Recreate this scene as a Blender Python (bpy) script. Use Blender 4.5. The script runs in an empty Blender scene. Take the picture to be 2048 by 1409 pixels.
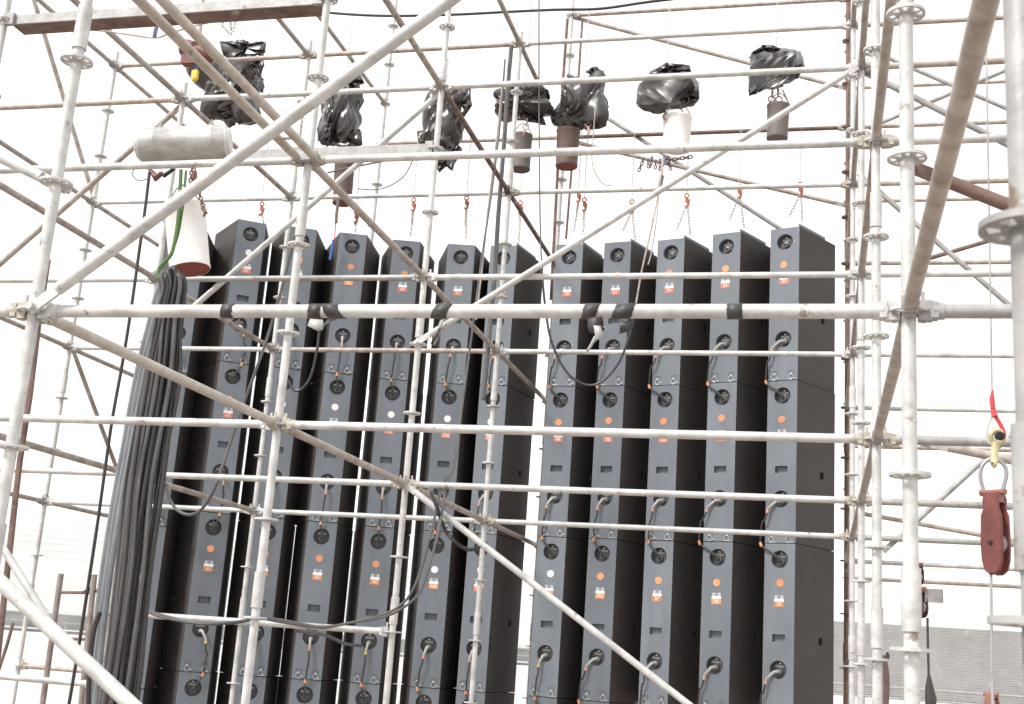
import bpy, math, random
from mathutils import Vector, Matrix, noise
random.seed(7)
S = bpy.context.scene
COL = S.collection
rad = math.radians

# ------------------------------------------------------------------ camera
F_PX = 2440.863                    # focal length in photo pixels (2048 wide)
CAM = Vector((2.77583, -3.72924, -1.09005))
RIGHT = Vector((0.96949756, 0.23519114, 0.06898996))
DOWN = Vector((0.00840741, 0.24939906, -0.9683643))
FWD = Vector((-0.24495673, 0.93940685, 0.23981443))
cd = bpy.data.cameras.new('camera')
cam = bpy.data.objects.new('camera', cd); COL.objects.link(cam)
cd.sensor_width = 36.0; cd.lens = F_PX / 2048 * 36
cd.clip_start = 0.05; cd.clip_end = 2000
cd.dof.use_dof = True; cd.dof.focus_distance = 9.5; cd.dof.aperture_fstop = 9.0
m = Matrix((RIGHT, -DOWN, -FWD)).transposed().to_4x4(); m.translation = CAM
cam.matrix_world = m
S.camera = cam

# ------------------------------------------------------------------ daylight
SUN_EL, SUN_AZ = rad(46), rad(218)        # azimuth clockwise from +Y: light comes from behind left
w = bpy.data.worlds.new('World'); S.world = w; w.use_nodes = True
nt = w.node_tree
sky = nt.nodes.new('ShaderNodeTexSky'); sky.sky_type = 'NISHITA'; sky.sun_disc = False
sky.sun_elevation = SUN_EL; sky.sun_rotation = SUN_AZ
sky.air_density = 1.0; sky.dust_density = 2.0; sky.ozone_density = 1.0
hs = nt.nodes.new('ShaderNodeHueSaturation'); hs.inputs['Saturation'].default_value = 0.3     # thin bright overcast
mixs = nt.nodes.new('ShaderNodeMix'); mixs.data_type = 'RGBA'; mixs.inputs['Factor'].default_value = 0.8
nt.links.new(sky.outputs[0], hs.inputs['Color']); nt.links.new(hs.outputs[0], mixs.inputs[6])
mixs.inputs[7].default_value = (5.35, 5.25, 5.15, 1)
nt.links.new(mixs.outputs[2], nt.nodes['Background'].inputs[0])
nt.nodes['Background'].inputs[1].default_value = 0.10
sd = bpy.data.lights.new('sun', 'SUN'); sd.energy = 1.3; sd.angle = rad(12); sd.color = (1.0, 0.97, 0.93)
sun = bpy.data.objects.new('sun', sd); COL.objects.link(sun)
sdir = Vector((math.sin(SUN_AZ) * math.cos(SUN_EL), math.cos(SUN_AZ) * math.cos(SUN_EL), math.sin(SUN_EL)))
sun.rotation_euler = (-sdir).to_track_quat('-Z', 'Y').to_euler()
S.view_settings.view_transform = 'Standard'; S.view_settings.look = 'None'
S.view_settings.gamma = 1.0; S.view_settings.use_curve_mapping = False
S.view_settings.exposure = 1.5

# ------------------------------------------------------------------ helpers
def at(x, y, Y):
    """world point seen at photo pixel (x, y) on the vertical plane at depth Y"""
    d = RIGHT * ((x - 1024) / F_PX) + DOWN * ((y - 704.5) / F_PX) + FWD
    return CAM + d * ((Y - CAM.y) / d.y)
def pxm(x, y, Y):
    """metres per photo pixel there"""
    return (at(x, y, Y) - CAM).dot(FWD) / F_PX

MATS = {}
def mat(name, col, rough=0.6, metal=0.0, var=0.15, scale=6.0, col2=None, bump=0.0, bscale=40.0, spots=None, spec=0.5, stretch=None):
    if name in MATS: return MATS[name]
    M = bpy.data.materials.new(name); M.use_nodes = True; n = M.node_tree.nodes; l = M.node_tree.links
    b = n['Principled BSDF']; b.inputs['Roughness'].default_value = rough; b.inputs['Metallic'].default_value = metal
    b.inputs['Specular IOR Level'].default_value = spec
    tc = n.new('ShaderNodeTexCoord'); oi = n.new('ShaderNodeObjectInfo')
    add = n.new('ShaderNodeVectorMath'); add.operation = 'ADD'
    sc = n.new('ShaderNodeVectorMath'); sc.operation = 'SCALE'; sc.inputs['Scale'].default_value = 37.0
    cmb = n.new('ShaderNodeCombineXYZ')
    for k in range(3): l.new(oi.outputs['Random'], cmb.inputs[k])
    l.new(cmb.outputs[0], sc.inputs[0]); l.new(tc.outputs['Object'], add.inputs[0]); l.new(sc.outputs[0], add.inputs[1])
    src = add.outputs[0]
    if stretch:
        mp = n.new('ShaderNodeMapping'); mp.inputs['Scale'].default_value = stretch
        l.new(src, mp.inputs['Vector']); src = mp.outputs[0]
    nz = n.new('ShaderNodeTexNoise'); nz.inputs['Scale'].default_value = scale; nz.inputs['Detail'].default_value = 6; nz.inputs['Roughness'].default_value = 0.65
    l.new(src, nz.inputs['Vector'])
    r = n.new('ShaderNodeValToRGB'); r.color_ramp.elements[0].position = 0.32; r.color_ramp.elements[1].position = 0.68
    c2 = col2 or tuple(c * (1 - var) for c in col)
    r.color_ramp.elements[0].color = (*c2, 1); r.color_ramp.elements[1].color = (*col, 1)
    l.new(nz.outputs['Fac'], r.inputs[0]); out = r.outputs[0]
    if spots:
        sp = n.new('ShaderNodeTexNoise'); sp.inputs['Scale'].default_value = spots[1]; sp.inputs['Detail'].default_value = 4; sp.inputs['Roughness'].default_value = 0.7
        l.new(src, sp.inputs['Vector'])
        rr = n.new('ShaderNodeValToRGB'); rr.color_ramp.elements[0].position = spots[2]; rr.color_ramp.elements[1].position = spots[2] + 0.08
        l.new(sp.outputs['Fac'], rr.inputs[0])
        mx = n.new('ShaderNodeMix'); mx.data_type = 'RGBA'; l.new(rr.outputs[0], mx.inputs['Factor'])
        l.new(out, mx.inputs[6]); mx.inputs[7].default_value = (*spots[0], 1); out = mx.outputs[2]
    l.new(out, b.inputs['Base Color'])
    rm = n.new('ShaderNodeMapRange'); rm.inputs['To Min'].default_value = max(0.05, rough - 0.1); rm.inputs['To Max'].default_value = min(1, rough + 0.1)
    l.new(nz.outputs['Fac'], rm.inputs['Value']); l.new(rm.outputs[0], b.inputs['Roughness'])
    if bump:
        bn = n.new('ShaderNodeTexNoise'); bn.inputs['Scale'].default_value = bscale; bn.inputs['Detail'].default_value = 4
        l.new(src, bn.inputs['Vector'])
        bp = n.new('ShaderNodeBump'); bp.inputs['Strength'].default_value = bump; bp.inputs['Distance'].default_value = 0.01
        l.new(bn.outputs['Fac'], bp.inputs['Height']); l.new(bp.outputs[0], b.inputs['Normal'])
    MATS[name] = M
    return M

def vary(M, amt):
    n = M.node_tree.nodes; l = M.node_tree.links; b = n['Principled BSDF']; src = b.inputs['Base Color'].links[0].from_socket
    oi = n.new('ShaderNodeObjectInfo'); mr = n.new('ShaderNodeMapRange'); mr.inputs['To Min'].default_value = 1 - amt; mr.inputs['To Max'].default_value = 1 + amt
    l.new(oi.outputs['Random'], mr.inputs['Value']); mx = n.new('ShaderNodeVectorMath'); mx.operation = 'SCALE'; l.new(src, mx.inputs[0]); l.new(mr.outputs[0], mx.inputs['Scale']); l.new(mx.outputs[0], b.inputs['Base Color'])
GALV = mat('galvanised steel', (0.66, 0.66, 0.65), 0.5, 0.15, scale=9, col2=(0.40, 0.40, 0.395), bump=0.15, bscale=60, spots=((0.27, 0.22, 0.17), 13, 0.625))
GALVD = mat('weathered steel', (0.42, 0.42, 0.42), 0.5, 0.2, scale=9, col2=(0.26, 0.25, 0.24), bump=0.15, spots=((0.2, 0.15, 0.11), 12, 0.62))
RUST_BACKLIT = mat('rusty and backlit brown steel', (0.25, 0.16, 0.135), 0.75, 0.0, scale=10, col2=(0.10, 0.06, 0.05), bump=0.2, spots=((0.36, 0.32, 0.28), 9, 0.62))  # rust, and the brown cast of backlight put into the tube colour
TAN = mat('dirty tan steel', (0.50, 0.46, 0.42), 0.6, 0.1, scale=11, col2=(0.28, 0.22, 0.19), bump=0.15, spots=((0.12, 0.07, 0.04), 16, 0.64))
BRASS = mat('yellowed casting', (0.50, 0.48, 0.42), 0.6, 0.1, scale=14, col2=(0.33, 0.30, 0.245), bump=0.2)
PANEL = mat('slate grey cabinet paint', (0.168, 0.190, 0.216), 0.55, scale=5, col2=(0.134, 0.152, 0.174), stretch=(1.6, 1.6, .35), bump=0.06, bscale=150, spots=((0.34, 0.35, 0.36), 26, 0.68))
vary(PANEL, .09)
SIDEP = mat('cabinet side paint with shade darkening', (0.064, 0.057, 0.055), 0.75, scale=4, col2=(0.046, 0.040, 0.039), bump=0.1, bscale=120)  # cabinet paint darkened to carry the shade between the columns
DISH = mat('dark socket plate', (0.06, 0.063, 0.068), 0.4)
BLACK = mat('black rubber', (0.020, 0.019, 0.020), 0.5)
GREYC = mat('grey cable jacket', (0.125, 0.122, 0.125), 0.5, scale=4, col2=(0.06, 0.058, 0.058))
GREYL = mat('light grey plug', (0.42, 0.40, 0.38), 0.45)
BLKC = mat('black cable jacket', (0.045, 0.042, 0.042), 0.42, scale=4, col2=(0.022, 0.02, 0.02))
ORANGE = mat('orange sticker', (0.74, 0.31, 0.14), 0.6, var=0.3, scale=30); vary(ORANGE, .22)
REDSTK = mat('red label', (0.66, 0.20, 0.13), 0.6, var=0.1)
WHITE = mat('white print', (0.82, 0.82, 0.80), 0.6, var=0.06)
PINK = mat('pale orange marker band', (0.78, 0.34, 0.20), 0.6)
YEL = mat('yellow marker', (0.72, 0.55, 0.06), 0.55)
RED = mat('red hoist paint', (0.20, 0.055, 0.047), 0.55, scale=16, col2=(0.12, 0.036, 0.032), spots=((0.12, 0.06, 0.05), 16, 0.64), bump=0.15)
REDS = mat('red sling', (0.55, 0.06, 0.07), 0.7)
CHAIN = mat('worn chain steel', (0.40, 0.33, 0.28), 0.5, 0.3)
HOOK = mat('orange red hook paint', (0.50, 0.13, 0.06), 0.55, scale=14, col2=(0.22, 0.06, 0.04))
SILVER = mat('scuffed bare aluminium', (0.58, 0.58, 0.57), 0.5, 0.45, scale=7, col2=(0.36, 0.36, 0.36), bump=0.3, bscale=14, spots=((0.46, 0.33, 0.10), 7, 0.66), stretch=(1, 1, 3))
DRUMW = mat('cream drum', (0.88, 0.87, 0.84), 0.5, var=0.08)
DRUMR = mat('rusty red drum bottom', (0.30, 0.075, 0.045), 0.7, col2=(0.20, 0.05, 0.035), scale=8)
BUCKR = mat('brown bucket', (0.15, 0.10, 0.085), 0.65, scale=8, col2=(0.09, 0.06, 0.055), spots=((0.24, 0.12, 0.07), 9, 0.62))
BUCKG = mat('grey brown bucket', (0.17, 0.145, 0.13), 0.6, scale=6, col2=(0.12, 0.10, 0.095))
TAPE = mat('grey black gaffer tape', (0.060, 0.060, 0.062), 0.5, scale=20, col2=(0.03, 0.03, 0.03), bump=0.3)
TAPES = mat('silvery tape backing', (0.45, 0.45, 0.43), 0.5, bump=0.3, scale=20)
BAG = mat('black plastic sheet', (0.022, 0.018, 0.018), 0.40, scale=3, col2=(0.018, 0.014, 0.014), bump=0.12, bscale=9, spec=0.7)
BAG.node_tree.nodes['Principled BSDF'].inputs['Coat Weight'].default_value = 0.4; BAG.node_tree.nodes['Principled BSDF'].inputs['Coat Roughness'].default_value = 0.22
GREEN = mat('green rope', (0.13, 0.24, 0.08), 0.8, scale=40, col2=(0.07, 0.14, 0.04), bump=0.5, bscale=120)
BLUE = mat('blue strap', (0.06, 0.14, 0.42), 0.7)
GOLD = mat('pale gold swivel', (0.66, 0.60, 0.38), 0.4, 0.3, scale=12, col2=(0.48, 0.41, 0.22))
CONC = mat('pale concrete terrace', (0.80, 0.79, 0.77), 0.8, scale=0.4, col2=(0.70, 0.69, 0.67), bump=0.2, spots=((0.16, 0.15, 0.15), 1.6, 0.67))
BENCH = mat('grey bench planks', (0.70, 0.70, 0.69), 0.7, scale=1.2, col2=(0.58, 0.58, 0.58))
GROUND = mat('dusty ground', (0.33, 0.29, 0.25), 0.9, scale=0.25, col2=(0.25, 0.21, 0.18), bump=0.3, bscale=3)
DARK = mat('dark recess', (0.05, 0.05, 0.055), 0.7)

class MB:
    def __init__(s): s.v = []; s.f = []; s.mi = []; s.m = 0
    def add(s, vs, fs):
        o = len(s.v); s.v += [tuple(v) for v in vs]; s.f += [tuple(i + o for i in f) for f in fs]; s.mi += [s.m] * len(fs)
    def box(s, c, size, ax=None):
        c = Vector(c); X, Y, Z = ax if ax else (Vector((1, 0, 0)), Vector((0, 1, 0)), Vector((0, 0, 1)))
        hx, hy, hz = [k / 2 for k in size]
        vs = [c + X * (hx * a) + Y * (hy * b) + Z * (hz * d) for a in (-1, 1) for b in (-1, 1) for d in (-1, 1)]
        s.add(vs, [(0, 1, 3, 2), (4, 6, 7, 5), (0, 4, 5, 1), (2, 3, 7, 6), (0, 2, 6, 4), (1, 5, 7, 3)])
    def path(s, pts, r, n=8, caps=True, closed=False):
        pts = [Vector(p) for p in pts]; N = len(pts); vs = []; fs = []
        rr = r if isinstance(r, (list, tuple)) else [r] * N
        up = None
        for i in range(N):
            a = pts[i - 1] if (i > 0 or closed) else pts[i]; b = pts[(i + 1) % N] if (i < N - 1 or closed) else pts[i]
            t = (b - a).normalized()
            if up is None: up = t.orthogonal().normalized()
            up = (up - t * up.dot(t)); up = up.normalized() if up.length > 1e-6 else t.orthogonal().normalized()
            q = t.cross(up)
            for k in range(n):
                an = 2 * math.pi * k / n; vs.append(pts[i] + (up * math.cos(an) + q * math.sin(an)) * rr[i])
        for i in range(N if closed else N - 1):
            for k in range(n):
                j = (i + 1) % N
                fs.append((i * n + k, i * n + (k + 1) % n, j * n + (k + 1) % n, j * n + k))
        if caps and not closed: fs.append(tuple(reversed(range(n)))); fs.append(tuple(range((N - 1) * n, N * n)))
        s.add(vs, fs)
    def tube(s, a, b, r, n=14): s.path([a, b], r, n)
    def lathe(s, c, axis, prof, n=24, e1=None):
        c = Vector(c); A = Vector(axis).normalized(); e1 = (Vector(e1) if e1 else A.orthogonal()).normalized(); e2 = A.cross(e1)
        vs = []; fs = []; P = len(prof)
        for (r, h) in prof:
            for k in range(n):
                an = 2 * math.pi * k / n; vs.append(c + A * h + (e1 * math.cos(an) + e2 * math.sin(an)) * max(r, 1e-4))
        for i in range(P - 1):
            for k in range(n): fs.append((i * n + k, i * n + (k + 1) % n, (i + 1) * n + (k + 1) % n, (i + 1) * n + k))
        s.add(vs, fs)
    def torus(s, c, axis, R, r, n=18, k=6, arc=1.0, e1=None):
        A = Vector(axis).normalized(); e1 = (Vector(e1) if e1 else A.orthogonal()).normalized(); e2 = A.cross(e1); c = Vector(c)
        cnt = n if arc >= 1 else n + 1
        pts = [c + (e1 * math.cos(2 * math.pi * arc * i / n) + e2 * math.sin(2 * math.pi * arc * i / n)) * R for i in range(cnt)]
        s.path(pts, r, k, closed=arc >= 1)
    def mesh(s, name, mats, smooth=35):
        me = bpy.data.meshes.new(name); me.from_pydata(s.v, [], s.f)
        for M in (mats if isinstance(mats, (list, tuple)) else [mats]): me.materials.append(M)
        me.polygons.foreach_set('material_index', s.mi)
        if smooth:
            me.polygons.foreach_set('use_smooth', [True] * len(s.f)); me.set_sharp_from_angle(angle=rad(smooth))
        me.update(); return me
    def build(s, name, mats, parent=None, smooth=35):
        return link(name, s.mesh(name, mats, smooth), parent)
def chain_mesh(mb, a, b, pitch=.030, R=.011, r=.0036):
    a = Vector(a); b = Vector(b); n = max(2, int((b - a).length / pitch)); d = (b - a) / n; t = d.normalized(); e1 = t.orthogonal().normalized(); e2 = t.cross(e1)
    for i in range(n):
        c = a + d * (i + .5); e = e1 if i % 2 else e2
        pts = [c + t * (math.cos(u) * pitch * .64) + e * (math.sin(u) * R) for u in [2 * math.pi * k / 8 for k in range(8)]]
        mb.path(pts, r, 5, closed=True)
def smooth(P, k):
    P = [Vector(p) for p in P]; out = []
    for i in range(len(P) - 1):
        a = P[max(i - 1, 0)]; b = P[i]; c = P[i + 1]; d = P[min(i + 2, len(P) - 1)]
        for j in range(k):
            u = j / k
            out.append(.5 * ((2 * b) + (c - a) * u + (2 * a - 5 * b + 4 * c - d) * u * u + (3 * b - a - 3 * c + d) * u ** 3))
    out.append(P[-1]); return out
def link(name, me, parent=None, loc=None, rot=None):
    o = bpy.data.objects.new(name, me); COL.objects.link(o)
    if parent: o.parent = parent
    if loc is not None: o.location = loc
    if rot is not None: o.rotation_euler = rot
    return o
def tag(o, label, cat, group=None, kind=None):
    o['label'] = label
    if cat: o['category'] = cat
    if group: o['group'] = group
    if kind: o['kind'] = kind
    return o
def thing(name, label, cat, loc=(0, 0, 0), group=None):
    return tag(link(name, None, None, loc), label, cat, group)
def structure(o): o['kind'] = 'structure'; return o

# ------------------------------------------------------------------ ground and far stands
GZ = -6.3
g = MB(); n_ = 60
ext = 700
g.add([(-ext, -ext, GZ), (ext, -ext, GZ), (ext, ext, GZ), (-ext, ext, GZ)], [(0, 1, 2, 3)])
structure(g.build('ground', GROUND))

def stand(name, label, a, b, z0, rows, rise, tread, bands=()):
    """terrace of stepped rows between plan points a and b, climbing away from the viewer; each step real geometry"""
    a = Vector((*a, 0)); b = Vector((*b, 0)); t = (b - a).normalized(); nrm = Vector((-t.y, t.x, 0))
    L = (b - a).length
    root = thing(name, label, 'grandstand', a + Vector((0, 0, GZ)))
    mb = MB(); bn = MB(); z = z0 - GZ; d = 0.0
    x0, x1 = Vector((0, 0, 0)), t * L
    mb.add([x0, x1, x1 + Vector((0, 0, z)), x0 + Vector((0, 0, z))], [(0, 1, 2, 3)])
    for i in range(rows):
        p = [x0 + nrm * d + Vector((0, 0, z)), x1 + nrm * d + Vector((0, 0, z)), x1 + nrm * d + Vector((0, 0, z + rise)), x0 + nrm * d + Vector((0, 0, z + rise)),
             x1 + nrm * (d + tread) + Vector((0, 0, z + rise)), x0 + nrm * (d + tread) + Vector((0, 0, z + rise))]
        mb.add(p, [(0, 1, 2, 3), (3, 2, 4, 5)])
        c = (x0 + x1) / 2 + nrm * (d + tread * 0.45) + Vector((0, 0, z + rise + 0.2))
        bn.box(c, (L, tread * 0.3, 0.07), (t, nrm, Vector((0, 0, 1))))
        if i in bands:
            d += tread * 2.2
            bx = MB()
        z += rise; d += tread
    end = nrm * d
    mb.add([x0 + end + Vector((0, 0, z)), x1 + end + Vector((0, 0, z)), x1 + end, x0 + end], [(0, 1, 2, 3)])
    mb.add([x0 + end + Vector((0, 0, z)), x1 + end + Vector((0, 0, z)), x1 + end + nrm * 1.5 + Vector((0, 0, z)), x0 + end + nrm * 1.5 + Vector((0, 0, z))], [(0, 1, 2, 3)])
    mb.build('terrace', CONC, root, smooth=0)
    bb = bn.build('bench_rows', BENCH, root, smooth=0); bb['kind'] = 'stuff'
    return root, t, nrm
fw = Vector((math.sin(rad(-35)), math.cos(rad(-35)), 0)); rt = Vector((fw.y, -fw.x, 0))
c0 = Vector((CAM.x, CAM.y, 0)) + fw * 58
st, t_, n__ = stand('grandstand', 'pale overexposed concrete terraces far behind the left end of the scaffold', (c0 - rt * 26).to_2d(), (c0 + rt * 36).to_2d(), -6.0, 12, 0.36, 0.8)
# the walkway with its dark wall between the lower and the upper tier, then the upper tier
wb = MB(); zz = -6.0 - GZ + 12 * 0.36; dd = 12 * 0.8
L = 62
wb.box(t_ * (L / 2) + n__ * (dd + 2.2) + Vector((0, 0, zz + 0.5)), (L, 0.3, 1.0), (t_, n__, Vector((0, 0, 1))))
for k in range(13):
    wb.box(t_ * (3 + k * 4.6 + random.uniform(-.6, .6)) + n__ * (dd + 2.0) + Vector((0, 0, zz + 0.42)), (random.uniform(1.0, 2.4), 0.22, 0.8), (t_, n__, Vector((0, 0, 1))))
wb.build('walkway_wall', mat('grey walkway wall', (0.30, 0.30, 0.30), 0.8, scale=.6, col2=(.2, .2, .2)), st, smooth=0)
rl = MB()
for h in (0.55, 0.95): rl.tube(n__ * (dd + 0.3) + Vector((0, 0, zz + h)), t_ * L + n__ * (dd + 0.3) + Vector((0, 0, zz + h)), 0.03, 6)
for k in range(32): rl.tube(t_ * (k * 2) + n__ * (dd + 0.3) + Vector((0, 0, zz)), t_ * (k * 2) + n__ * (dd + 0.3) + Vector((0, 0, zz + 0.95)), 0.025, 6)
rl.build('walkway_railing', GALVD, st)
up = MB(); ub = MB(); z = zz + 1.0; d = dd + 2.35
for i in range(12):
    x0 = Vector((0, 0, 0)); x1 = t_ * L
    up.add([x0 + n__ * d + Vector((0, 0, z)), x1 + n__ * d + Vector((0, 0, z)), x1 + n__ * d + Vector((0, 0, z + .42)), x0 + n__ * d + Vector((0, 0, z + .42)),
            x1 + n__ * (d + .8) + Vector((0, 0, z + .42)), x0 + n__ * (d + .8) + Vector((0, 0, z + .42))], [(0, 1, 2, 3), (3, 2, 4, 5)])
    ub.box(t_ * (L / 2) + n__ * (d + .4) + Vector((0, 0, z + .62)), (L, .25, .07), (t_, n__, Vector((0, 0, 1))))
    z += .42; d += .8
up.build('upper_terrace', CONC, st, smooth=0)
b_ = ub.build('upper_bench_rows', BENCH, st, smooth=0); b_['kind'] = 'stuff'

# far clad wall at the lower right, with its railing
fw = Vector((math.sin(rad(4)), math.cos(rad(4)), 0)); rt = Vector((fw.y, -fw.x, 0))
c0 = Vector((CAM.x, CAM.y, 0)) + fw * 60
CLAD = mat('grey ribbed cladding', (0.32, 0.32, 0.32), 0.8, scale=0.9, col2=(0.25, 0.25, 0.25), spots=((0.40, 0.40, 0.39), 1.5, 0.62))
fwl = thing('clad_wall', 'grey wall of fine horizontal ribs far behind the right hand uprights', 'wall', c0 + Vector((0, 0, GZ)))
mb = MB(); zb, zt, pitch = -1.75 - GZ, 1.45 - GZ, 0.10
n = int((zt - zb) / pitch); prof = []
for i in range(n):
    z = zb + i * pitch
    prof += [(0, z), (-0.009, z + .012), (-0.009, z + .065), (0, z + .078)]
prof.append((0, zt)); prof.append((0.5, zt)); prof.append((0.5, zb)); vs = []; fs = []
for (a, z) in prof:
    vs += [rt * -9 + fw * a + Vector((0, 0, z)), rt * 14 + fw * a + Vector((0, 0, z))]
for i in range(len(prof) - 1): fs.append((2 * i, 2 * i + 1, 2 * i + 3, 2 * i + 2))
mb.add(vs, fs); mb.build('ribbed_cladding', CLAD, fwl, smooth=0)
mb = MB(); mb.box(rt * 2.5 + fw * .25 + Vector((0, 0, zb / 2)), (23, .4, zb), (rt, fw, Vector((0, 0, 1)))); mb.build('plinth', CONC, fwl, smooth=0)
fr = thing('railing', 'thin dark railing along the foot of the far ribbed wall', 'railing', c0 - fw * 3 + Vector((0, 0, GZ)))
mb = MB(); zr = -1.35 - GZ
for h in (0, -.45): mb.tube(rt * -9 + Vector((0, 0, zr + h)), rt * 14 + Vector((0, 0, zr + h)), .045, 6)
mb.build('rail', GALVD, fr)
mb = MB()
for k in range(16): mb.tube(rt * (-9 + k * 1.53), rt * (-9 + k * 1.53) + Vector((0, 0, zr)), .04, 6)
mb.build('rail_post', GALVD, fr)

# ------------------------------------------------------------------ scaffold: bays 3.034 x 2.132 m, rosettes every 0.5 m
BX, BY, XL, XLL, XR = 3.034, 2.1325, -2.15, -4.3, 6.3
TR = 0.0222
ROW = {'O': -BY, 'A': 0.0, 'B': BY, 'C': 2 * BY, 'D': 3 * BY, 'E': 4 * BY, 'F': 5 * BY}
mb = MB()
mb.lathe((0, 0, 0), (0, 0, 1), [(.0225, -.006), (.033, -.006), (.033, .006), (.0225, .006)], 20)
mb.lathe((0, 0, 0), (0, 0, 1), [(.052, -.005), (.061, -.005), (.061, .005), (.052, .005), (.052, -.005)], 24)
for k in range(8):
    a = 2 * math.pi * (k + .5) / 8; e = Vector((math.cos(a), math.sin(a), 0))
    mb.box(e * .043, (.022, .012 if k % 2 else .018, .009), (e, Vector((-e.y, e.x, 0)), Vector((0, 0, 1))))
ROS = {M.name: mb.mesh('rosette', M) for M in (GALV, GALVD, RUST_BACKLIT)}
mb = MB()                                                  # wedge head, along +X from the upright
mb.box((.048, 0, .0), (.042, .036, .062)); mb.box((.074, 0, 0), (.022, .048, .050)); mb.box((.042, 0, .012), (.012, .009, .098))
mb.lathe((.083, 0, 0), (1, 0, 0), [(.0265, -.012), (.0265, .02), (.0225, .02)], 14)
WH = {M.name: mb.mesh('wedge_head', M) for M in (GALV, GALVD, RUST_BACKLIT, BRASS, TAN)}
mb = MB()
mb.lathe((0, 0, 0), (0, 0, 1), [(.0225, -.09), (.0285, -.09), (.0285, .09), (.0225, .09)], 16)
SLEEVE = {M.name: mb.mesh('joint_sleeve', M) for M in (GALV, GALVD, RUST_BACKLIT)}

def upright(x, row, label, z0=GZ, z1=8.0, M=GALV, l0=None, l1=None, off=0.0):
    Y = ROW[row] if isinstance(row, str) else row
    t = thing('scaffold_upright', label, 'scaffold upright', (x, Y, z0), 'scaffold uprights')
    mb = MB(); mb.tube((0, 0, 0), (0, 0, z1 - z0), TR, 16); mb.build('tube', M, t)
    lo = max(-6, math.ceil((z0 + .1) / .5)); hi = math.floor((z1 - .02) / .5)
    if l0 is not None: lo = max(lo, l0)
    if l1 is not None: hi = min(hi, l1)
    for k in range(lo, hi + 1):
        link('rosette', ROS[M.name], t, (0, 0, k * .5 - z0 + off), (0, 0, random.uniform(-.1, .1)))
    for k in range(lo, hi):
        if (k + 2) % 4 == 0: link('joint_sleeve', SLEEVE[M.name], t, (0, 0, k * .5 + .14 - z0))
    return t
def bar(name, label, cat, a, b, M=GALV, r=TR, gap=.04, head=None, group=None, n=14):
    a = Vector(a); b = Vector(b); d = (b - a).normalized()
    t = thing(name, label, cat, a, group)
    q = d.to_track_quat('X', 'Z')
    h = head or (BRASS if random.random() < .3 else (M if M.name in WH else GALV))
    mb = MB(); mb.tube(d * gap, (b - a) - d * gap, r, n); mb.build('tube', M, t)
    if head is not False:
        o = link('wedge_head', WH[h.name], t, (0, 0, 0)); o.rotation_euler = q.to_euler()
        o = link('wedge_head', WH[h.name], t, b - a); o.rotation_euler = (-d).to_track_quat('X', 'Z').to_euler()
    return t
def ledger(row, lv, x0, x1, label, M=GALV, head=None, r=TR):
    return bar('scaffold_ledger', label, 'scaffold ledger', (x0, ROW[row], lv * .5), (x1, ROW[row], lv * .5), M, r, .06, head, 'horizontal scaffold ledgers')
def transom(x, lv, r0, r1, label, M=TAN, head=None, r=TR):
    return bar('scaffold_transom', label, 'scaffold transom', (x, ROW[r0], lv * .5), (x, ROW[r1], lv * .5), M, r, .06, head, 'scaffold transoms running front to back')
def brace(a, b, label, M=GALV, r=TR, off=Vector((0, 0.045, 0))):
    """diagonal brace with flattened ends, pinned beside the rosettes"""
    a = Vector(a) + off; b = Vector(b) + off; d = (b - a).normalized()
    t = thing('scaffold_brace', label, 'scaffold brace', a, 'diagonal scaffold braces')
    mb = MB(); mb.tube(d * .11, (b - a) - d * .11, r, 14); mb.build('tube', M, t)
    for s, e in ((1, Vector((0, 0, 0))), (-1, b - a)):
        mb = MB(); dd = d * s; side = dd.cross(Vector((0, 1, 0))).normalized(); nn = side.cross(dd)
        mb.box(e + dd * .06, (.15, .042, .012), (dd, side, nn)); mb.lathe(e, nn, [(.001, -.03), (.014, -.03), (.014, .03), (.001, .03)], 10)
        mb.build('pinned_end', M, t)
    return t

# uprights -------------------------------------------------------------
upright(0, 'A', 'thick white upright at the left, the one the taped ledger starts from')
upright(BX, 'A', 'white upright at right where the taped ledger ends, with large rosettes')
upright(0, 'B', 'white upright crossing the third cabinet column, one behind the thick left upright')
upright(BX, 'B', 'white upright just left of the one where the taped ledger ends')
upright(0, 'C', 'white upright passing between the fifth and sixth cabinet columns')
upright(BX, 'C', 'upright third from the right in the tight cluster beside the last cabinets')
upright(0, 'D', 'slim white upright standing before the cabinet column left of the bright gap', z1=4.62)
upright(BX, 'D', 'slim upright fourth from the right in the tight cluster beside the last cabinets')
upright(0, 'E', 'slim pale upright seen in the bright gap between the two cabinet banks')
upright(BX, 'E', 'brown backlit upright, nearest to the last cabinets in the tight cluster', M=RUST_BACKLIT)
upright(BX + .06, 'F', 'grey upright farthest back in the tight cluster beside the last cabinets', M=GALVD)
upright(BX, 'O', 'blurred grey upright very close at the right edge of the picture', M=GALVD, off=-.01)
upright(XL, 'B', 'white upright at the upper left corner carrying the left end of the deep beam', z1=3.2)
upright(XL, 'C', 'pale upright passing behind the silver cylinder and the cable bundle', z1=3.14)
upright(XL, 'D', 'slim pale upright close to the left of the one before the second cabinet column', z1=4.66)
upright(XLL, 'D', 'thin pale upright at far left, the farthest back there', z1=4.66)
upright(XL, 'E', 'faint pale upright far back above the left bank of cabinets')
upright(XLL + .42, 'E', 'thin rusty upright just right of the farthest left upright', M=RUST_BACKLIT, z1=1.7, l1=-4)

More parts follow.
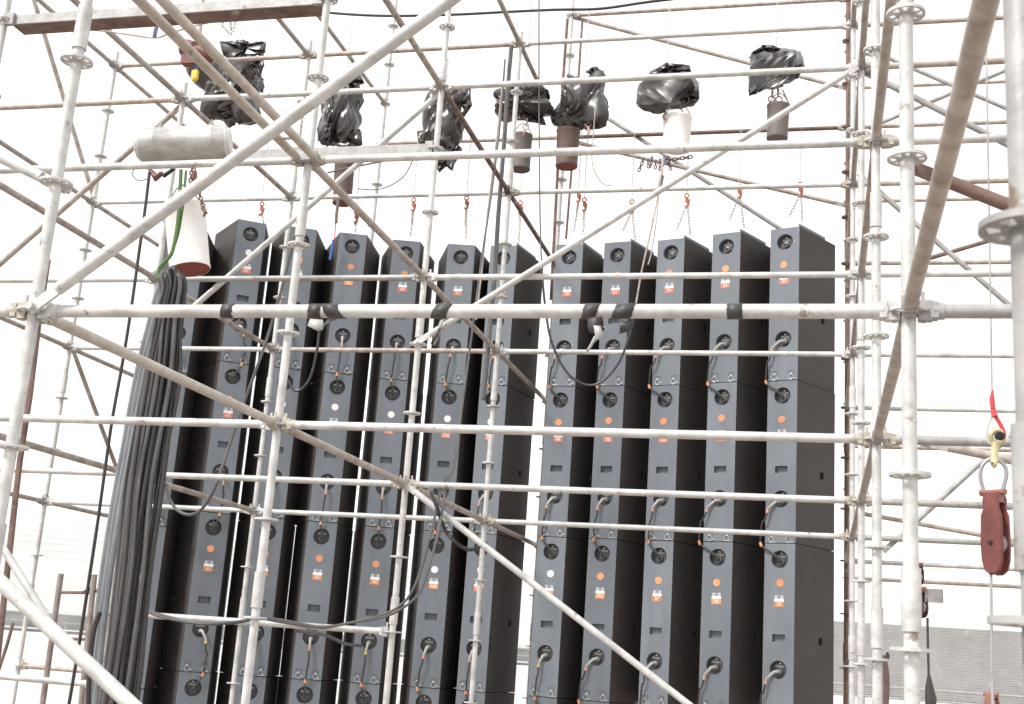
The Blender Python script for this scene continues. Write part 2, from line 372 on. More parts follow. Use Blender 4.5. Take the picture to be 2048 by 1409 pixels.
# ledgers of the main bay -----------------------------------------------
tl = ledger('A', 0, 0, BX, 'thick white ledger wrapped with black tape bands, crossing right before the cabinets', head=GALV, r=.0236)
ledger('B', 3, 0, BX, 'white ledger running just below the black wrapped hoists')
ledger('B', 0, 0, BX, 'white ledger crossing the cabinets halfway down, third thick one from the top', head=BRASS)
ledger('C', 6, 0, BX, 'white ledger passing in front of the middle of the black wrapped hoists')
ledger('C', 3, 0, BX, 'white ledger crossing the top cabinets just above the taped ledger')
ledger('C', 0, 0, BX, 'white ledger crossing the cabinets where the long white brace starts', head=BRASS)
ledger('D', 9, 0, BX, 'thin ledger passing above all of the black wrapped hoists')
ledger('D', 6, 0, BX, 'thin pale ledger crossing the chains above the cabinet tops')
ledger('D', 3, 0, BX, 'thin white ledger just under the taped ledger, in front of the lower sockets')
ledger('D', 0, 0, BX, 'thin white ledger lowest of those crossing the whole width of the cabinets')
ledger('E', 12, 0, BX, 'thin brown ledger near the top edge of the picture at right', TAN)
ledger('E', 9, 0, BX, 'rusty brown ledger passing behind the brown hanging bucket', RUST_BACKLIT)
# left bays
ledger('A', 0, -2.15, 0, 'short visible end of a ledger at the left edge, level with the taped ledger', GALV)
ledger('B', 3, XL, 0, 'white ledger passing right under the silver cylinder')
ledger('B', 0, XL, 0, 'white ledger crossing in front of the hanging cable bundle')
ledger('C', 6, XL, 0, 'pale ledger behind the double rail, at the height of the yellow hook')
ledger('C', 6, XLL, XL, 'brownish ledger reaching the left edge above the silver cylinder', TAN)
ledger('C', 3, XL, 0, 'grey ledger running from the cream drum bottom across the left top cabinets', GALVD)
ledger('C', 3, XLL, XL, 'pale ledger at the left edge, a little above the taped ledger')
ledger('C', 0, XL, 0, 'white ledger running right from the cable bundle, second below the taped ledger')
ledger('C', 0, XLL, XL, 'pale ledger left of the cable bundle, below the thick one crossing it')
ledger('C', -2, XL, 0, 'short white ledger low at left with two grey cables slung over it')
ledger('C', -3, XLL, XL, 'pale ledger with brown underside near the bottom left corner')
ledger('D', 9, XL, 0, 'thin tan ledger at upper left, right of the red hoist, above the torn wrapped hoist', TAN)
ledger('D', 9, XLL, XL, 'thin brown ledger crossing behind the red hoist at the upper left', TAN)
ledger('D', 6, XL, 0, 'thin ledger above the left bank cabinets, right of the cream drum', GALV)
ledger('D', 6, XLL, XL, 'thin faint ledger passing behind the cream drum and the green rope', GALV)
ledger('D', 3, XL, 0, 'thin white ledger crossing the fourth and fifth cabinet columns under the taped ledger', TAN)
ledger('D', 3, XLL, XL, 'thin white ledger crossing the cable bundle behind, below the taped ledger')
ledger('D', 0, XL, 0, 'thin white ledger with cable loop, crossing the fourth and fifth columns low down')
ledger('D', 0, XLL, XL, 'thin white ledger passing behind the cable bundle low at left')
ledger('D', -3, XLL, -3.32, 'brown thin ledger near the bottom left, just above the thicker one', TAN)
ledger('E', 9, XL, 0, 'faint thin ledger far back behind the wrapped hoists of the left bank', TAN)
# right bays
for row, lv, lab, M in (('A', 0, 'thick grey ledger going right from the end of the taped ledger', GALVD), ('B', 3, 'thick pale ledger at upper right behind the slanted brown pipe', GALV),
                        ('B', 0, 'thick grey ledger at right passing behind the yellow swivel', GALVD), ('C', 6, 'brown ledger at upper right, third from the top there', TAN),
                        ('C', 3, 'pale ledger at right, just above the grey one of the taped level', GALV), ('C', 0, 'grey ledger at right ending behind the red pulley block top', GALVD),
                        ('D', 9, 'thin brown ledger topmost at the right edge', TAN), ('D', 6, 'thin ledger at right at the height of the red brown brace', TAN),
                        ('D', 3, 'thin pale ledger at right between the taped level and the red sling', GALV), ('D', 0, 'thin dark ledger passing behind the middle of the red pulley block', GALVD),
                        ('E', 9, 'thin brown ledger at upper right just above the thick pale one', TAN), ('E', 6, 'thin brown ledger at right right above the pale one over the taped level', TAN),
                        ('E', 3, 'thin pale ledger at right crossing the red sling', GALV), ('E', 0, 'thin pale ledger at right behind the lower half of the red pulley block', GALV),
                        ('F', 12, 'faint thin ledger at upper right, second below the topmost brown one', TAN), ('F', 9, 'faint thin ledger at right just below the red brown brace start', TAN),
                        ('F', 3, 'thin dark ledger at right right under the thick one by the yellow swivel', TAN), ('F', 0, 'thin brown ledger at right just under the red pulley block', TAN)):
    ledger(row, lv, BX, XR, lab, M)
# transoms ---------------------------------------------------------------
for a, b, lab in (('A', 'B', 'tan pipe running back from the taped ledger start, nearest piece at left'), ('B', 'C', 'tan pipe running back across the third and fourth columns, continuing the nearest left one'),
                  ('C', 'D', 'brown short pipe running back beside the top of the long white brace'), ('D', 'E', 'dark pipe running back low toward the bright gap between the banks')):
    transom(0, 0, a, b, lab, TAN if a != 'A' else mat('pale tan steel', (0.56, 0.53, 0.48), 0.55, 0.1, scale=9, col2=(0.38, 0.33, 0.28), bump=0.15, spots=((0.2, 0.13, 0.08), 12, 0.64)), head=BRASS)
for a, b, lab in (('B', 'C', 'tan pipe descending from below the double rail to the fifth column top'), ('C', 'D', 'tan pipe crossing the sixth column just above the taped ledger and below it'),
                  ('D', 'E', 'brown pipe slanting across the side of the cabinet at the bright gap')):
    transom(0, 3, a, b, lab, head=BRASS)
for a, b, lab in (('B', 'C', 'dark tan pipe from the top edge to the big blue grey wrapped hoist'), ('C', 'D', 'dark brown pipe running down beside the big blue grey wrapped hoist'),
                  ('D', 'E', 'rusty pipe descending to the tops of the cabinets at the bright gap')):
    transom(0, 6, a, b, lab, TAN if a == 'B' else RUST_BACKLIT)
for a, b, lab in (('C', 'D', 'brown pipe from the top edge down to the thin post with the hose'), ('D', 'E', 'brown pipe running down between the two middle wrapped hoists')):
    transom(0, 9, a, b, lab)
transom(XL, 10, 'D', 'E', 'thin brown pipe at upper middle left ending beside the second wrapped hoist', TAN)
for lv, seq, nm in ((9, 'CD', 'near the top'), (6, 'BCD', 'passing behind the silver cylinder'), (3, 'BCD', 'behind the cream drum'), (0, 'BCD', 'low at left')):
    for a, b in zip(seq, seq[1:]):
        pos = {'B': 'left piece', 'C': 'right piece'}[a]
        transom(XL, lv, a, b, f'brown pipe running back {nm}, {pos} of that pair', TAN, head=GALVD)
for lv, nm in ((9, 'beside the left thick upright top'), (6, 'left of the silver cylinder'), (3, 'under the taped ledger end'), (0, 'near the low left cable')):
    for a, b in (('C', 'D'), ('D', 'E')):
        if lv == 3 and a == 'C': pass
        transom(XLL, lv, a, b, f'thin brown pipe back {nm}, {"nearer" if a == "C" else "farther"} one at far left', TAN, head=GALVD)
# right side of the main bay
for lv, seq in ((0, 'OABCDE'), (3, 'ABCDE'), (6, 'BCDE'), (9, 'CDE')):
    for a, b in zip(seq, seq[1:]):
        nm = {'O': 'largest slanted brown pipe near right edge,', 'A': 'brown pipe back from right upright,', 'B': 'second brown pipe back in right cluster,',
              'C': 'third brown pipe back in right cluster,', 'D': 'farthest brown pipe in right cluster,'}[a]
        lvn = {0: 'at the taped ledger level', 3: 'one level above the taped ledger', 6: 'two levels above the taped ledger', 9: 'three levels above the taped ledger'}[lv]
        transom(BX, lv, a, b, f'{nm} {lvn}', TAN, head=GALVD)

# double rail (U shaped bearer) and the two deep deck beams ---------------
t = thing('double_rail', 'pale tan double rail with a bright trough, slanting down to the left upright', 'scaffold bearer', (0, 0, 1.5))
UB = mat('pale tan steel', (0.5, 0.45, 0.36))
for s in (-1, 1):
    mb = MB(); mb.tube((s * .052, .06, 0), (s * .052, BY - .06, 0), .0235, 14); mb.build('rail', UB, t)
for e in (.3, BY - .3):
    mb = MB(); mb.box((0, e, 0), (.11, .03, .008)); mb.build('spacer_plate', GALV, t)
for e in (.05, BY - .05):
    mb = MB(); mb.box((0, e, 0), (.14, .04, .05)); mb.build('end_bracket', GALVD, t)
def deck_beam(row, lv, x0, x1, label, hgt, dep):
    t = thing('deck_beam', label, 'scaffold beam', (x0, ROW[row], lv * .5), 'deep steel beams at the left')
    mb = MB(); mb.box(((x1 - x0) / 2, 0, 0), (x1 - x0 - .1, .012, hgt)); mb.build('web', GALVD, t)
    mb = MB(); mb.box(((x1 - x0) / 2, dep / 2 + .0065, -hgt / 2 + .008), (x1 - x0 - .1, dep, .01)); mb.build('lower_flange', RUST_BACKLIT, t)
    mb = MB(); mb.box(((x1 - x0) / 2, dep / 2 + .0065, hgt / 2 - .008), (x1 - x0 - .1, dep, .01)); mb.build('upper_flange', GALVD, t)
    for e in (.05, x1 - x0 - .05):
        mb = MB(); mb.box((e, -.012, 0), (.06, .03, hgt * 1.3)); mb.build('end_hook', GALVD, t)
    return t
deck_beam('B', 5, XL, 0, 'deep grey beam with brown underside along the top left edge', .06, .13)
deck_beam('C', 5, XL, 0, 'grey beam with thin brown underside right of the silver cylinder', .085, .06)

# braces -------------------------------------------------------------------
Z = lambda l: l * .5
brace((.03, 0, Z(0)), (BX, 0, Z(4.6)), 'big white brace rising from the taped ledger start across the upper left', off=Vector((0, -.05, 0)), r=.0236)
brace((0, ROW['C'], Z(2)), (BX, ROW['C'], Z(6)), 'long white brace rising right above the right bank tops', off=Vector((0, -.045, 0)))
brace((0, ROW['C'], Z(0)), (BX, ROW['C'], Z(-4)), 'long white brace descending to the bottom edge across the right bank', off=Vector((0, -.05, 0)))
brace((XL, ROW['C'], Z(2)), (0, ROW['C'], Z(6)), 'pale brace rising behind the big one toward the big wrapped hoist')
brace((-.06, 0, Z(-1.76)), (BX, 0, Z(-5.76)), 'thick white brace in the bottom left corner', off=Vector((0, -.05, 0)), r=.025)
brace((XL, 0, Z(2.9)), (0, 0, Z(1)), 'thick white brace entering at the left edge above the taped ledger', off=Vector((0, .05, 0)))
brace(at(-60, 1005, 2.4), at(118, 1290, 2.4), 'thinner white brace behind the thick one at bottom left')
brace((XLL, ROW['C'], Z(2)), (XL, ROW['C'], Z(6)), 'brown brace rising from the left edge to the silver cylinder', M=TAN)
brace(at(50, -45, 5.4), (XLL, ROW['D'], Z(6)), 'thin brown brace descending steeply at far upper left', M=TAN)
brace((XLL, ROW['D'], Z(3)), (XLL, ROW['E'], Z(-1)), 'thin brown brace falling steeply left of the cable bundle', M=TAN)
brace(at(1144, 31, 8.53), at(1695, 174, 8.53), 'thin brown brace at upper right above the wrapped hoists', M=TAN)
brace(at(1150, 192, 8.53), at(1650, 513, 8.53), 'thin grey brace descending behind the hanging buckets of the right bank', M=GALVD)
brace(at(1125, 276, 8.53), at(1690, 408, 8.53), 'thin brown brace above the chains of the right bank', M=TAN)
brace((BX, ROW['C'], Z(6)), (XR, ROW['C'], Z(1.9)), 'grey brace slanting down at upper right behind the slanted pipe', M=GALVD)
brace(at(1760, 105, 8.53), at(2060, 233, 8.53), 'thin grey brace descending at the upper right', M=GALVD)
brace(at(1740, 252, 8.53), at(2060, 117, 8.53), 'thin grey brace rising at the upper right', M=GALVD)
brace(at(1720, 346, 6.4), at(2060, 642, 6.4), 'thin grey brace descending at right under the red brown one', M=GALVD)
brace(at(1830, 523, 8.53), at(2060, 455, 8.53), 'thin brown brace rising right above the taped level at right', M=RUST_BACKLIT)
brace(at(1770, 1100, 6.4), at(2060, 835, 6.4), 'thin brace rising behind the yellow swivel', M=GALVD)
brace(at(1700, 1022, 8.53), at(2060, 1087, 8.53), 'thin brown brace falling gently behind the red pulley block', M=TAN)
brace(at(1822, 322, .06), at(2120, 440, .06), 'thick red brown brace going right from the right upright', M=mat('red brown steel', (0.20, 0.125, 0.105), 0.65, scale=9, col2=(0.11, 0.065, 0.055), bump=.15))
brace(at(1850, 882, 2.3), at(2090, 930, 2.3), 'short brown brace wedged under the thick ledger by the yellow swivel', M=TAN)

# tape on the front ledger -------------------------------------------------
LZ = 0.0
def tape(x, wd, slant=0.0, tail=None):
    p = at(x, 628, 0.0); W = wd * pxm(x, 628, 0.0)
    mb = MB(); n = 20; R0 = .0236
    vs = []
    for i in range(n + 1):
        a = 2 * math.pi * i / n
        for s in (0, 1):
            jag = random.uniform(-.002, .002)
            vs.append((p.x - tl.location.x - W / 2 + s * W + slant * math.cos(a + .3) * W * .5 + jag, (R0 + .0022) * math.sin(a), (R0 + .0022) * math.cos(a)))
    mb.add(vs, [(2 * i, 2 * i + 1, 2 * i + 3, 2 * i + 2) for i in range(n)])
    o = mb.build('tape_band', TAPE, tl, 60)
    sm = o.modifiers.new('thickness', 'SOLIDIFY'); sm.thickness = .0016
    if tail:
        for (pts, wdt, M) in tail:
            mb = MB(); vs = []; N = len(pts)
            for i, (px, py) in enumerate(pts):
                q = at(px, py, -.03 + random.uniform(-.012, .012)) - tl.location; h = wdt[i] * pxm(px, py, 0) / 2
                tw = random.uniform(-.7, .7)
                vs += [q + Vector((-h * math.cos(tw), -h * math.sin(tw), random.uniform(-.004, .004))), q + Vector((h * math.cos(tw), h * math.sin(tw), random.uniform(-.004, .004)))]
            mb.add(vs, [(2 * i, 2 * i + 1, 2 * i + 3, 2 * i + 2) for i in range(N - 1)])
            o = mb.build('loose_tape', M, tl, 20); sm = o.modifiers.new('thickness', 'SOLIDIFY'); sm.thickness = .001
tape(457, 25, .1); tape(632, 26, .1, [(((633, 640), (631, 652), (640, 662)), (26, 34, 10), TAPES)])
tape(668, 34, -.5, [(((664, 638), (652, 648), (640, 662)), (22, 12, 6), TAPE)])
tape(884, 32, .45, [(((884, 640), (878, 662), (868, 690)), (9, 10, 3), TAPES), (((880, 655), (872, 672), (862, 690)), (5, 9, 4), TAPE)])
tape(1182, 30, .3, [(((1190, 636), (1192, 656), (1188, 668)), (32, 36, 22), TAPE), (((1194, 652), (1198, 668), (1196, 680)), (14, 18, 8), TAPES), (((1194, 674), (1184, 688), (1174, 704)), (12, 8, 7), TAPES), (((1204, 650), (1212, 658)), (10, 6), TAPES)])
tape(1248, 38, .3, [(((1252, 640), (1254, 654), (1248, 666)), (34, 30, 20), TAPE)])
tape(1470, 30, 0)

# ------------------------------------------------------------------ loudspeaker cabinets
HB, WB, WF, SL, H1 = 1.45, 0.275, 0.545, 0.62, 1.444
TAU = math.atan2((WF - WB) / 2, SL)
# local frame: panel in the XZ plane at y=0 facing -y, origin at panel centre top; +y goes to the audience
ZD1, ZST, ZLB, ZSL, ZD2 = -0.135, -0.345, -0.492, -0.800, -1.062
RD, RDEP = 0.076, 0.055
def cell(mb, x0, x1, z0, z1, hole, depth, cup=True):
    """wall cell in y=0 with a hole (list of (x, z)) and the walls of the recess behind it"""
    N = len(hole); cx = sum(h[0] for h in hole) / N; cz = sum(h[1] for h in hole) / N
    def hit(dx, dz):
        t = min([((x1 if dx > 0 else x0) - cx) / dx if abs(dx) > 1e-9 else 1e9, ((z1 if dz > 0 else z0) - cz) / dz if abs(dz) > 1e-9 else 1e9])
        return (cx + dx * t, 0, cz + dz * t)
    outs = [hit(h[0] - cx, h[1] - cz) for h in hole]
    vs = [(h[0], 0, h[1]) for h in hole] + outs + [(h[0], depth, h[1]) for h in hole]
    fs = []; corners = [(x0, z0), (x1, z0), (x1, z1), (x0, z1)]
    for i in range(N):
        j = (i + 1) % N; o1, o2 = outs[i], outs[j]; extra = None
        for c in corners:
            def on(o, c): return abs(o[0] - c[0]) < 1e-7 or abs(o[2] - c[1]) < 1e-7
            if abs(o1[0] - o2[0]) > 1e-7 and abs(o1[2] - o2[2]) > 1e-7 and on(o1, c) and on(o2, c): extra = c
        if extra is not None:
            vs.append((extra[0], 0, extra[1])); fs.append((i, j, N + j, len(vs) - 1, N + i))
        else: fs.append((i, j, N + j, N + i))
        fs.append((j, i, 2 * N + i, 2 * N + j))
    if cup: fs.append(tuple(range(2 * N, 3 * N)))
    mb.add(vs, fs)
def circ(cx, cz, r, n=28): return [(cx + r * math.cos(2 * math.pi * (k + .37) / n), cz + r * math.sin(2 * math.pi * (k + .37) / n)) for k in range(n)]
def rect(cx, cz, w, h):
    p = [(-w / 2, -h / 2), (0, -h / 2), (w / 2, -h / 2), (w / 2, 0), (w / 2, h / 2), (0, h / 2), (-w / 2, h / 2), (-w / 2, 0)]
    return [(cx + a, cz + b) for a, b in p]
hw = WB / 2
def shell(WF):
    mb = MB()
    cell(mb, -hw, hw, -0.25, 0, circ(0, ZD1, RD), RDEP)
    mb.add([(-hw, 0, -.70), (hw, 0, -.70), (hw, 0, -.25), (-hw, 0, -.25)], [(0, 1, 2, 3)])
    cell(mb, -hw, hw, -.90, -.70, rect(0, ZSL, .115, .062), .04)
    cell(mb, -hw, hw, -1.22, -.90, circ(0, ZD2, RD), RDEP)
    mb.add([(-hw, 0, -H1), (hw, 0, -H1), (hw, 0, -1.22), (-hw, 0, -1.22)], [(0, 1, 2, 3)])
    back = mb.mesh('back_panel', PANEL, 30)
    sb = MB(); D = SL; fx = WF / 2
    e = .003
    for s in (-1, 1):                                   # side walls with a square hand hole
        sb2 = MB()
        LS = math.hypot(SL, fx - hw)
        cell(sb2, 0, LS, -1.0, -.6, rect(LS * .66, ZSL + .0, .062, .062), .05)
        sb2.add([(0, 0, -.6), (LS, 0, -.6), (LS, 0, 0), (0, 0, 0)], [(0, 1, 2, 3)])
        sb2.add([(0, 0, -H1), (LS, 0, -H1), (LS, 0, -1.0), (0, 0, -1.0)], [(0, 1, 2, 3)])
        ca, sa = (fx - hw) / LS, SL / LS
        def T(v): return (s * (hw + v[0] * ca - v[1] * sa), v[0] * sa + v[1] * ca, v[2])
        sb.add([T(v) for v in sb2.v], sb2.f if s > 0 else [tuple(reversed(f)) for f in sb2.f])
    P = [(-hw, 0), (hw, 0), (fx, D), (-fx, D)]
    sb.add([(a, b, 0) for a, b in P], [(0, 1, 2, 3)]); sb.add([(a, b, -H1) for a, b in P], [(3, 2, 1, 0)])
    sb.add([(-fx, D, 0), (fx, D, 0), (fx, D, -H1), (-fx, D, -H1)], [(0, 1, 2, 3)])
    return back, sb.mesh('cabinet_shell', SIDEP, 30)
BACK, SHELL = shell(0.552)
_, SHELL_L = shell(0.566)
def text_mesh(txt, size, name, M):
    cu = bpy.data.curves.new(name, 'FONT'); cu.body = txt; cu.size = size; cu.align_x = 'CENTER'; cu.align_y = 'CENTER'; cu.resolution_u = 2; cu.extrude = .0006
    o = bpy.data.objects.new(name, cu); COL.objects.link(o)
    me = bpy.data.meshes.new_from_object(o.evaluated_get(bpy.context.evaluated_depsgraph_get()))
    bpy.data.objects.remove(o); bpy.data.curves.remove(cu)
    me.materials.clear(); me.materials.append(M); me.transform(Matrix.Rotation(rad(90), 4, 'X'))
    return me
def disc(r, h, M, name, n=24):
    mb = MB(); mb.lathe((0, 0, 0), (0, -1, 0), [(0.0001, h), (r, h), (r, 0)], n); return mb.mesh(name, M, 30)
PLATE = disc(RD * .97, .004, DISH, 'socket_plate', 28)
mb = MB(); mb.lathe((0, 0, 0), (0, -1, 0), [(.026, 0), (.026, .022), (.015, .024), (.015, .008), (.0001, .008)], 16); mb.lathe((0, 0, 0), (0, -1, 0), [(.006, .006), (.006, .02), (.0001, .02)], 8)
SOCK = mb.mesh('socket', mat('worn socket metal', (.13, .13, .135), .35, .3), 30)
WORD = text_mesh('PRISM', .030, 'lettering', WHITE)
mb = MB(); mb.add([(-.012, -.0005, 0), (.012, -.0005, 0), (0, -.0005, .016)], [(0, 1, 2)]); TRI = mb.mesh('triangle_mark', WHITE)
STK = {M.name: disc(.033, .0018, M, 'round_sticker') for M in (ORANGE, WHITE)}
mb = MB(); mb.box((0, -.0008, .0), (.088, .0016, .022)); LINE = mb.mesh('white_strip', WHITE, 0)
mb = MB(); mb.box((0, -.0007, 0), (.074, .0014, .032)); EMB = mb.mesh('emblem_plate', mat('pale blue grey print', (.55, .60, .64), .6), 0)
mb = MB(); mb.add([(-.03, -.002, .0), (.03, -.002, .0), (0, -.002, .016)], [(0, 1, 2)]); mb.add([(-.02, -.002, -.004), (.02, -.002, -.004), (0, -.002, -.013)], [(2, 1, 0)]); EMBM = mb.mesh('emblem_mark', PANEL)
mb = MB(); mb.box((0, -.0008, 0), (.088, .0016, .048)); NUMP = {M.name: mb.mesh('number_plate', M, 0) for M in (ORANGE, REDSTK)}
mb = MB(); mb.torus((0, -.008, 0), (0, 1, 0), .024, .0026, 18, 6); mb.box((.0, -.004, .030), (.018, .005, .008)); mb.lathe((.034, 0, -.014), (0, -1, 0), [(.007, 0), (.007, .006), (.0001, .006)], 8)
LATCH = mb.mesh('ring_latch', mat('zinc plated ring', (.62, .63, .62), .35, .5), 30)
mb = MB(); mb.box((0, -.001, 0), (.05, .002, .004)); mb.box((-.023, -.001, -.02), (.004, .002, .04)); mb.box((.023, -.001, -.02), (.004, .002, .04)); LPL = mb.mesh('latch_outline', mat('shallow groove paint', (.10, .11, .125), .6), 0)
mb = MB()
for s in (-1,):
    LS = math.hypot(SL, (WF - WB) / 2); ca, sa = ((WF - WB) / 2) / LS, SL / LS
    ax = (Vector((ca, sa, 0)), Vector((sa, -ca, 0)), Vector((0, 0, 1)))
    mb.box(Vector((hw, 0, .0)) + ax[0] * (LS * .36) + ax[1] * (-.006) + Vector((0, 0, .014)), (LS * .72, .010, .026), ax)
LIP = mb.mesh('top_lip', PANEL, 0)
NUMS = {}
def num_mesh(t, M):
    if t not in NUMS: NUMS[t] = text_mesh(t, .044, 'number', WHITE)
    return NUMS[t]

# column: (x, y, azimuth of the axis, plug side shift, numbers and sticker colours per row)
COLS = [
    # name, X, Y, az, dx of plug, rows: (number, sticker white?, red label?)
    ('first', -3.18, 6.43, -32, -.02, [('57', 0, 1), ('66', 0, 1), ('32', 0, 0), ('84', 0, 0)]),
    ('second', -2.71, 6.74, -34, .045, [('59', 1, 1), ('67', 0, 1), ('33', 0, 0), ('85', 0, 0)]),
    ('third', -2.255, 6.95, -27, .0, [('65', 0, 1), ('101', 1, 1), ('34', 0, 0), ('86', 0, 0)]),
    ('fourth', -1.79, 7.14, -21, -.015, [('76', 0, 0), ('102', 1, 1), ('35', 0, 0), ('87', 0, 0)]),
    ('fifth', -1.30, 7.37, -17, -.015, [('69', 0, 1), ('104', 1, 1), ('40', 0, 0), ('88', 0, 0)]),
    ('sixth', -0.76, 7.51, -13, -.02, [('71', 0, 0), ('106', 1, 1), ('108', 1, 0), ('89', 0, 0)]),
    ('seventh', -0.33, 7.56, -1, -.03, [('75', 0, 1), ('103', 1, 1), ('110', 1, 1), ('90', 0, 0)]),
    ('eighth', 0.35, 7.55, 3, -.055, [('78', 0, 1), ('68', 0, 1), ('12', 1, 0), ('91', 0, 0)]),
    ('ninth', 0.84, 7.50, 9, -.07, [('61', 0, 1), ('70', 0, 1), ('36', 0, 0), ('92', 0, 0)]),
    ('tenth', 1.37, 7.44, 13.5, -.075, [('73', 0, 1), ('72', 0, 1), ('37', 0, 0), ('93', 0, 0)]),
    ('eleventh', 1.91, 7.29, 16, -.085, [('63', 0, 1), ('74', 0, 1), ('38', 0, 0), ('94', 0, 0)]),
    ('twelfth', 2.45, 7.18, 18.5, -.085, [('77', 0, 1), ('64', 0, 1), ('39', 0, 0), ('95', 0, 0)]),
]
ZTOP = 2.90
ROWN = ['top', 'second', 'third', 'lowest']
def place(o, parent): o.parent = parent; COL.objects.link(o); return o
def cabinet(colname, x, y, az, z, row, number, white, red, lip, plugdx):
    stn = 'white' if white else 'orange'
    t = thing('speaker_cabinet', f'grey speaker cabinet, {ROWN[row]} of {colname} column from left, {stn} dot, tag {number}', 'loudspeaker', (x, y, z), 'hanging loudspeaker cabinets')
    t.rotation_euler = (random.uniform(-.002, .002), 0, -rad(az) + random.uniform(-.006, .006))
    link('cabinet_shell', SHELL if x > 0 else SHELL_L, t); link('back_panel', BACK, t)
    for zz in (ZD1, ZD2):
        p = link('socket_plate', PLATE, t, (0, RDEP - .001, zz)); link('socket', SOCK, p, (0, -.004, -.018)); link('lettering', WORD, p, (0, -.0055, .028)); link('triangle_mark', TRI, p, (0, -.0052, .048))
    link('round_sticker', STK[(WHITE if white else ORANGE).name], t, (random.uniform(-.008, .008), -.0004, ZST + random.uniform(-.018, .018)))
    n = link('number_plate', NUMP[(REDSTK if red else ORANGE).name], t, (0, -.0004, ZLB - .026)); n.rotation_euler = (0, random.uniform(-.05, .05), 0)
    link('number', num_mesh(number, WHITE), n, (0, -.0022, 0))
    e = link('emblem_plate', EMB, t, (0, -.0004, ZLB + .032)); link('emblem_mark', EMBM, e, (0, 0, 0)); link('white_strip', LINE, t, (0, -.0004, ZLB + .008))
    for s in (-1, 1):
        link('ring_latch', LATCH, t, (s * .078, -.0005, -H1 + .028), (0, random.uniform(-.3, .3), 0)); link('latch_outline', LPL, t, (s * .078, -.0005, -H1 + .085))
    if lip: link('top_lip', LIP, t)
    return t
CABX = {}
for name, x, y, az, pdx, rows in COLS:
    for r, (num, wh, rd) in enumerate(rows):
        if r == 3 and name in ('tenth', 'eleventh', 'twelfth'): continue
        CABX[name, r] = cabinet(name, x, y, az, ZTOP - r * HB - (.17 if name == 'first' else 0), r, num, wh, rd, r == 0 and x > -.5, pdx)

# link cables between the cabinets
def linkcable(name, x, y, az, r, dx):
    z = ZTOP - r * HB - (.17 if name == 'first' else 0); M_ = Matrix.Translation((x, y, z)) @ Matrix.Rotation(-rad(az), 4, 'Z')
    W = lambda a, b, c: M_ @ Vector((a, b, c))
    if r == 2 and name in ('tenth', 'eleventh', 'twelfth'): short = True
    band = (YEL if (name, r) in (('second', 2), ('eighth', 2), ('fifth', 2)) else (PINK if dx < -.05 or random.random() < .5 else ORANGE))
    bn = 'yellow' if band is YEL else 'orange'
    t = thing('link_cable', f'short black link cable, {bn} band, under {ROWN[r]} cabinet of {name} column from left', 'cable', W(0, 0, ZD2), 'short link cables between cabinets')
    o = t.location
    D2 = RDEP
    s0 = W(0, D2 - .02, ZD2 - .018); s1 = W(dx * .35, -.012, ZD2 - .022); s2 = W(dx, -.035, ZD2 - .085)
    b0 = W(dx * 1.02, -.036, ZD2 - .10); b1 = W(dx * 1.05, -.036, ZD2 - .125)
    k = random.uniform(-.012, .012)
    e1 = W(dx * 1.5 - .01 + k, -.03, -HB + .005); e2 = W(dx * 1.35 - .012 + k, -.03, -HB - .03)
    e3 = W(dx * .55, -.015, -HB + ZD1 + .045); e4 = W(0, D2 - .02, -HB + ZD1 - .018)
    mb = MB(); mb.path([p - o for p in (s0, W(dx * .08, .01, ZD2 - .016), s1, s2, b0)], [.016, .016, .014, .010, .009], 10); mb.build('angled_plug', GREYL, t)
    mb = MB(); mb.tube(b0 - o, b1 - o, .0115, 10); mb.build('marker_band', band, t)
    pts = []
    mid = [b1, W(dx * 1.25 + k, -.04, ZD2 - .20), W(dx * 1.45 + k, -.038, (ZD2 - HB) / 2 - .02), e1]
    mb = MB(); mb.path([p - o for p in smooth(mid, 4)], .0075, 8); mb.build('cable', BLKC, t)
    mb = MB(); mb.tube(e1 - o, e2 - o, .0125, 10); mb.build('marker_band', ORANGE, t)
    mb = MB(); mb.path([p - o for p in smooth([e2, e3, W(dx * .1, .012, -HB + ZD1), e4], 4)], [.008] * 5 + [.012] * 4 + [.016] * 4, 10); mb.build('angled_plug', DISH, t)
for name, x, y, az, pdx, rows in COLS:
    for r in range(3):
        if name == 'first' and r == 0: continue
        linkcable(name, x, y, az, r, pdx + random.uniform(-.018, .018))

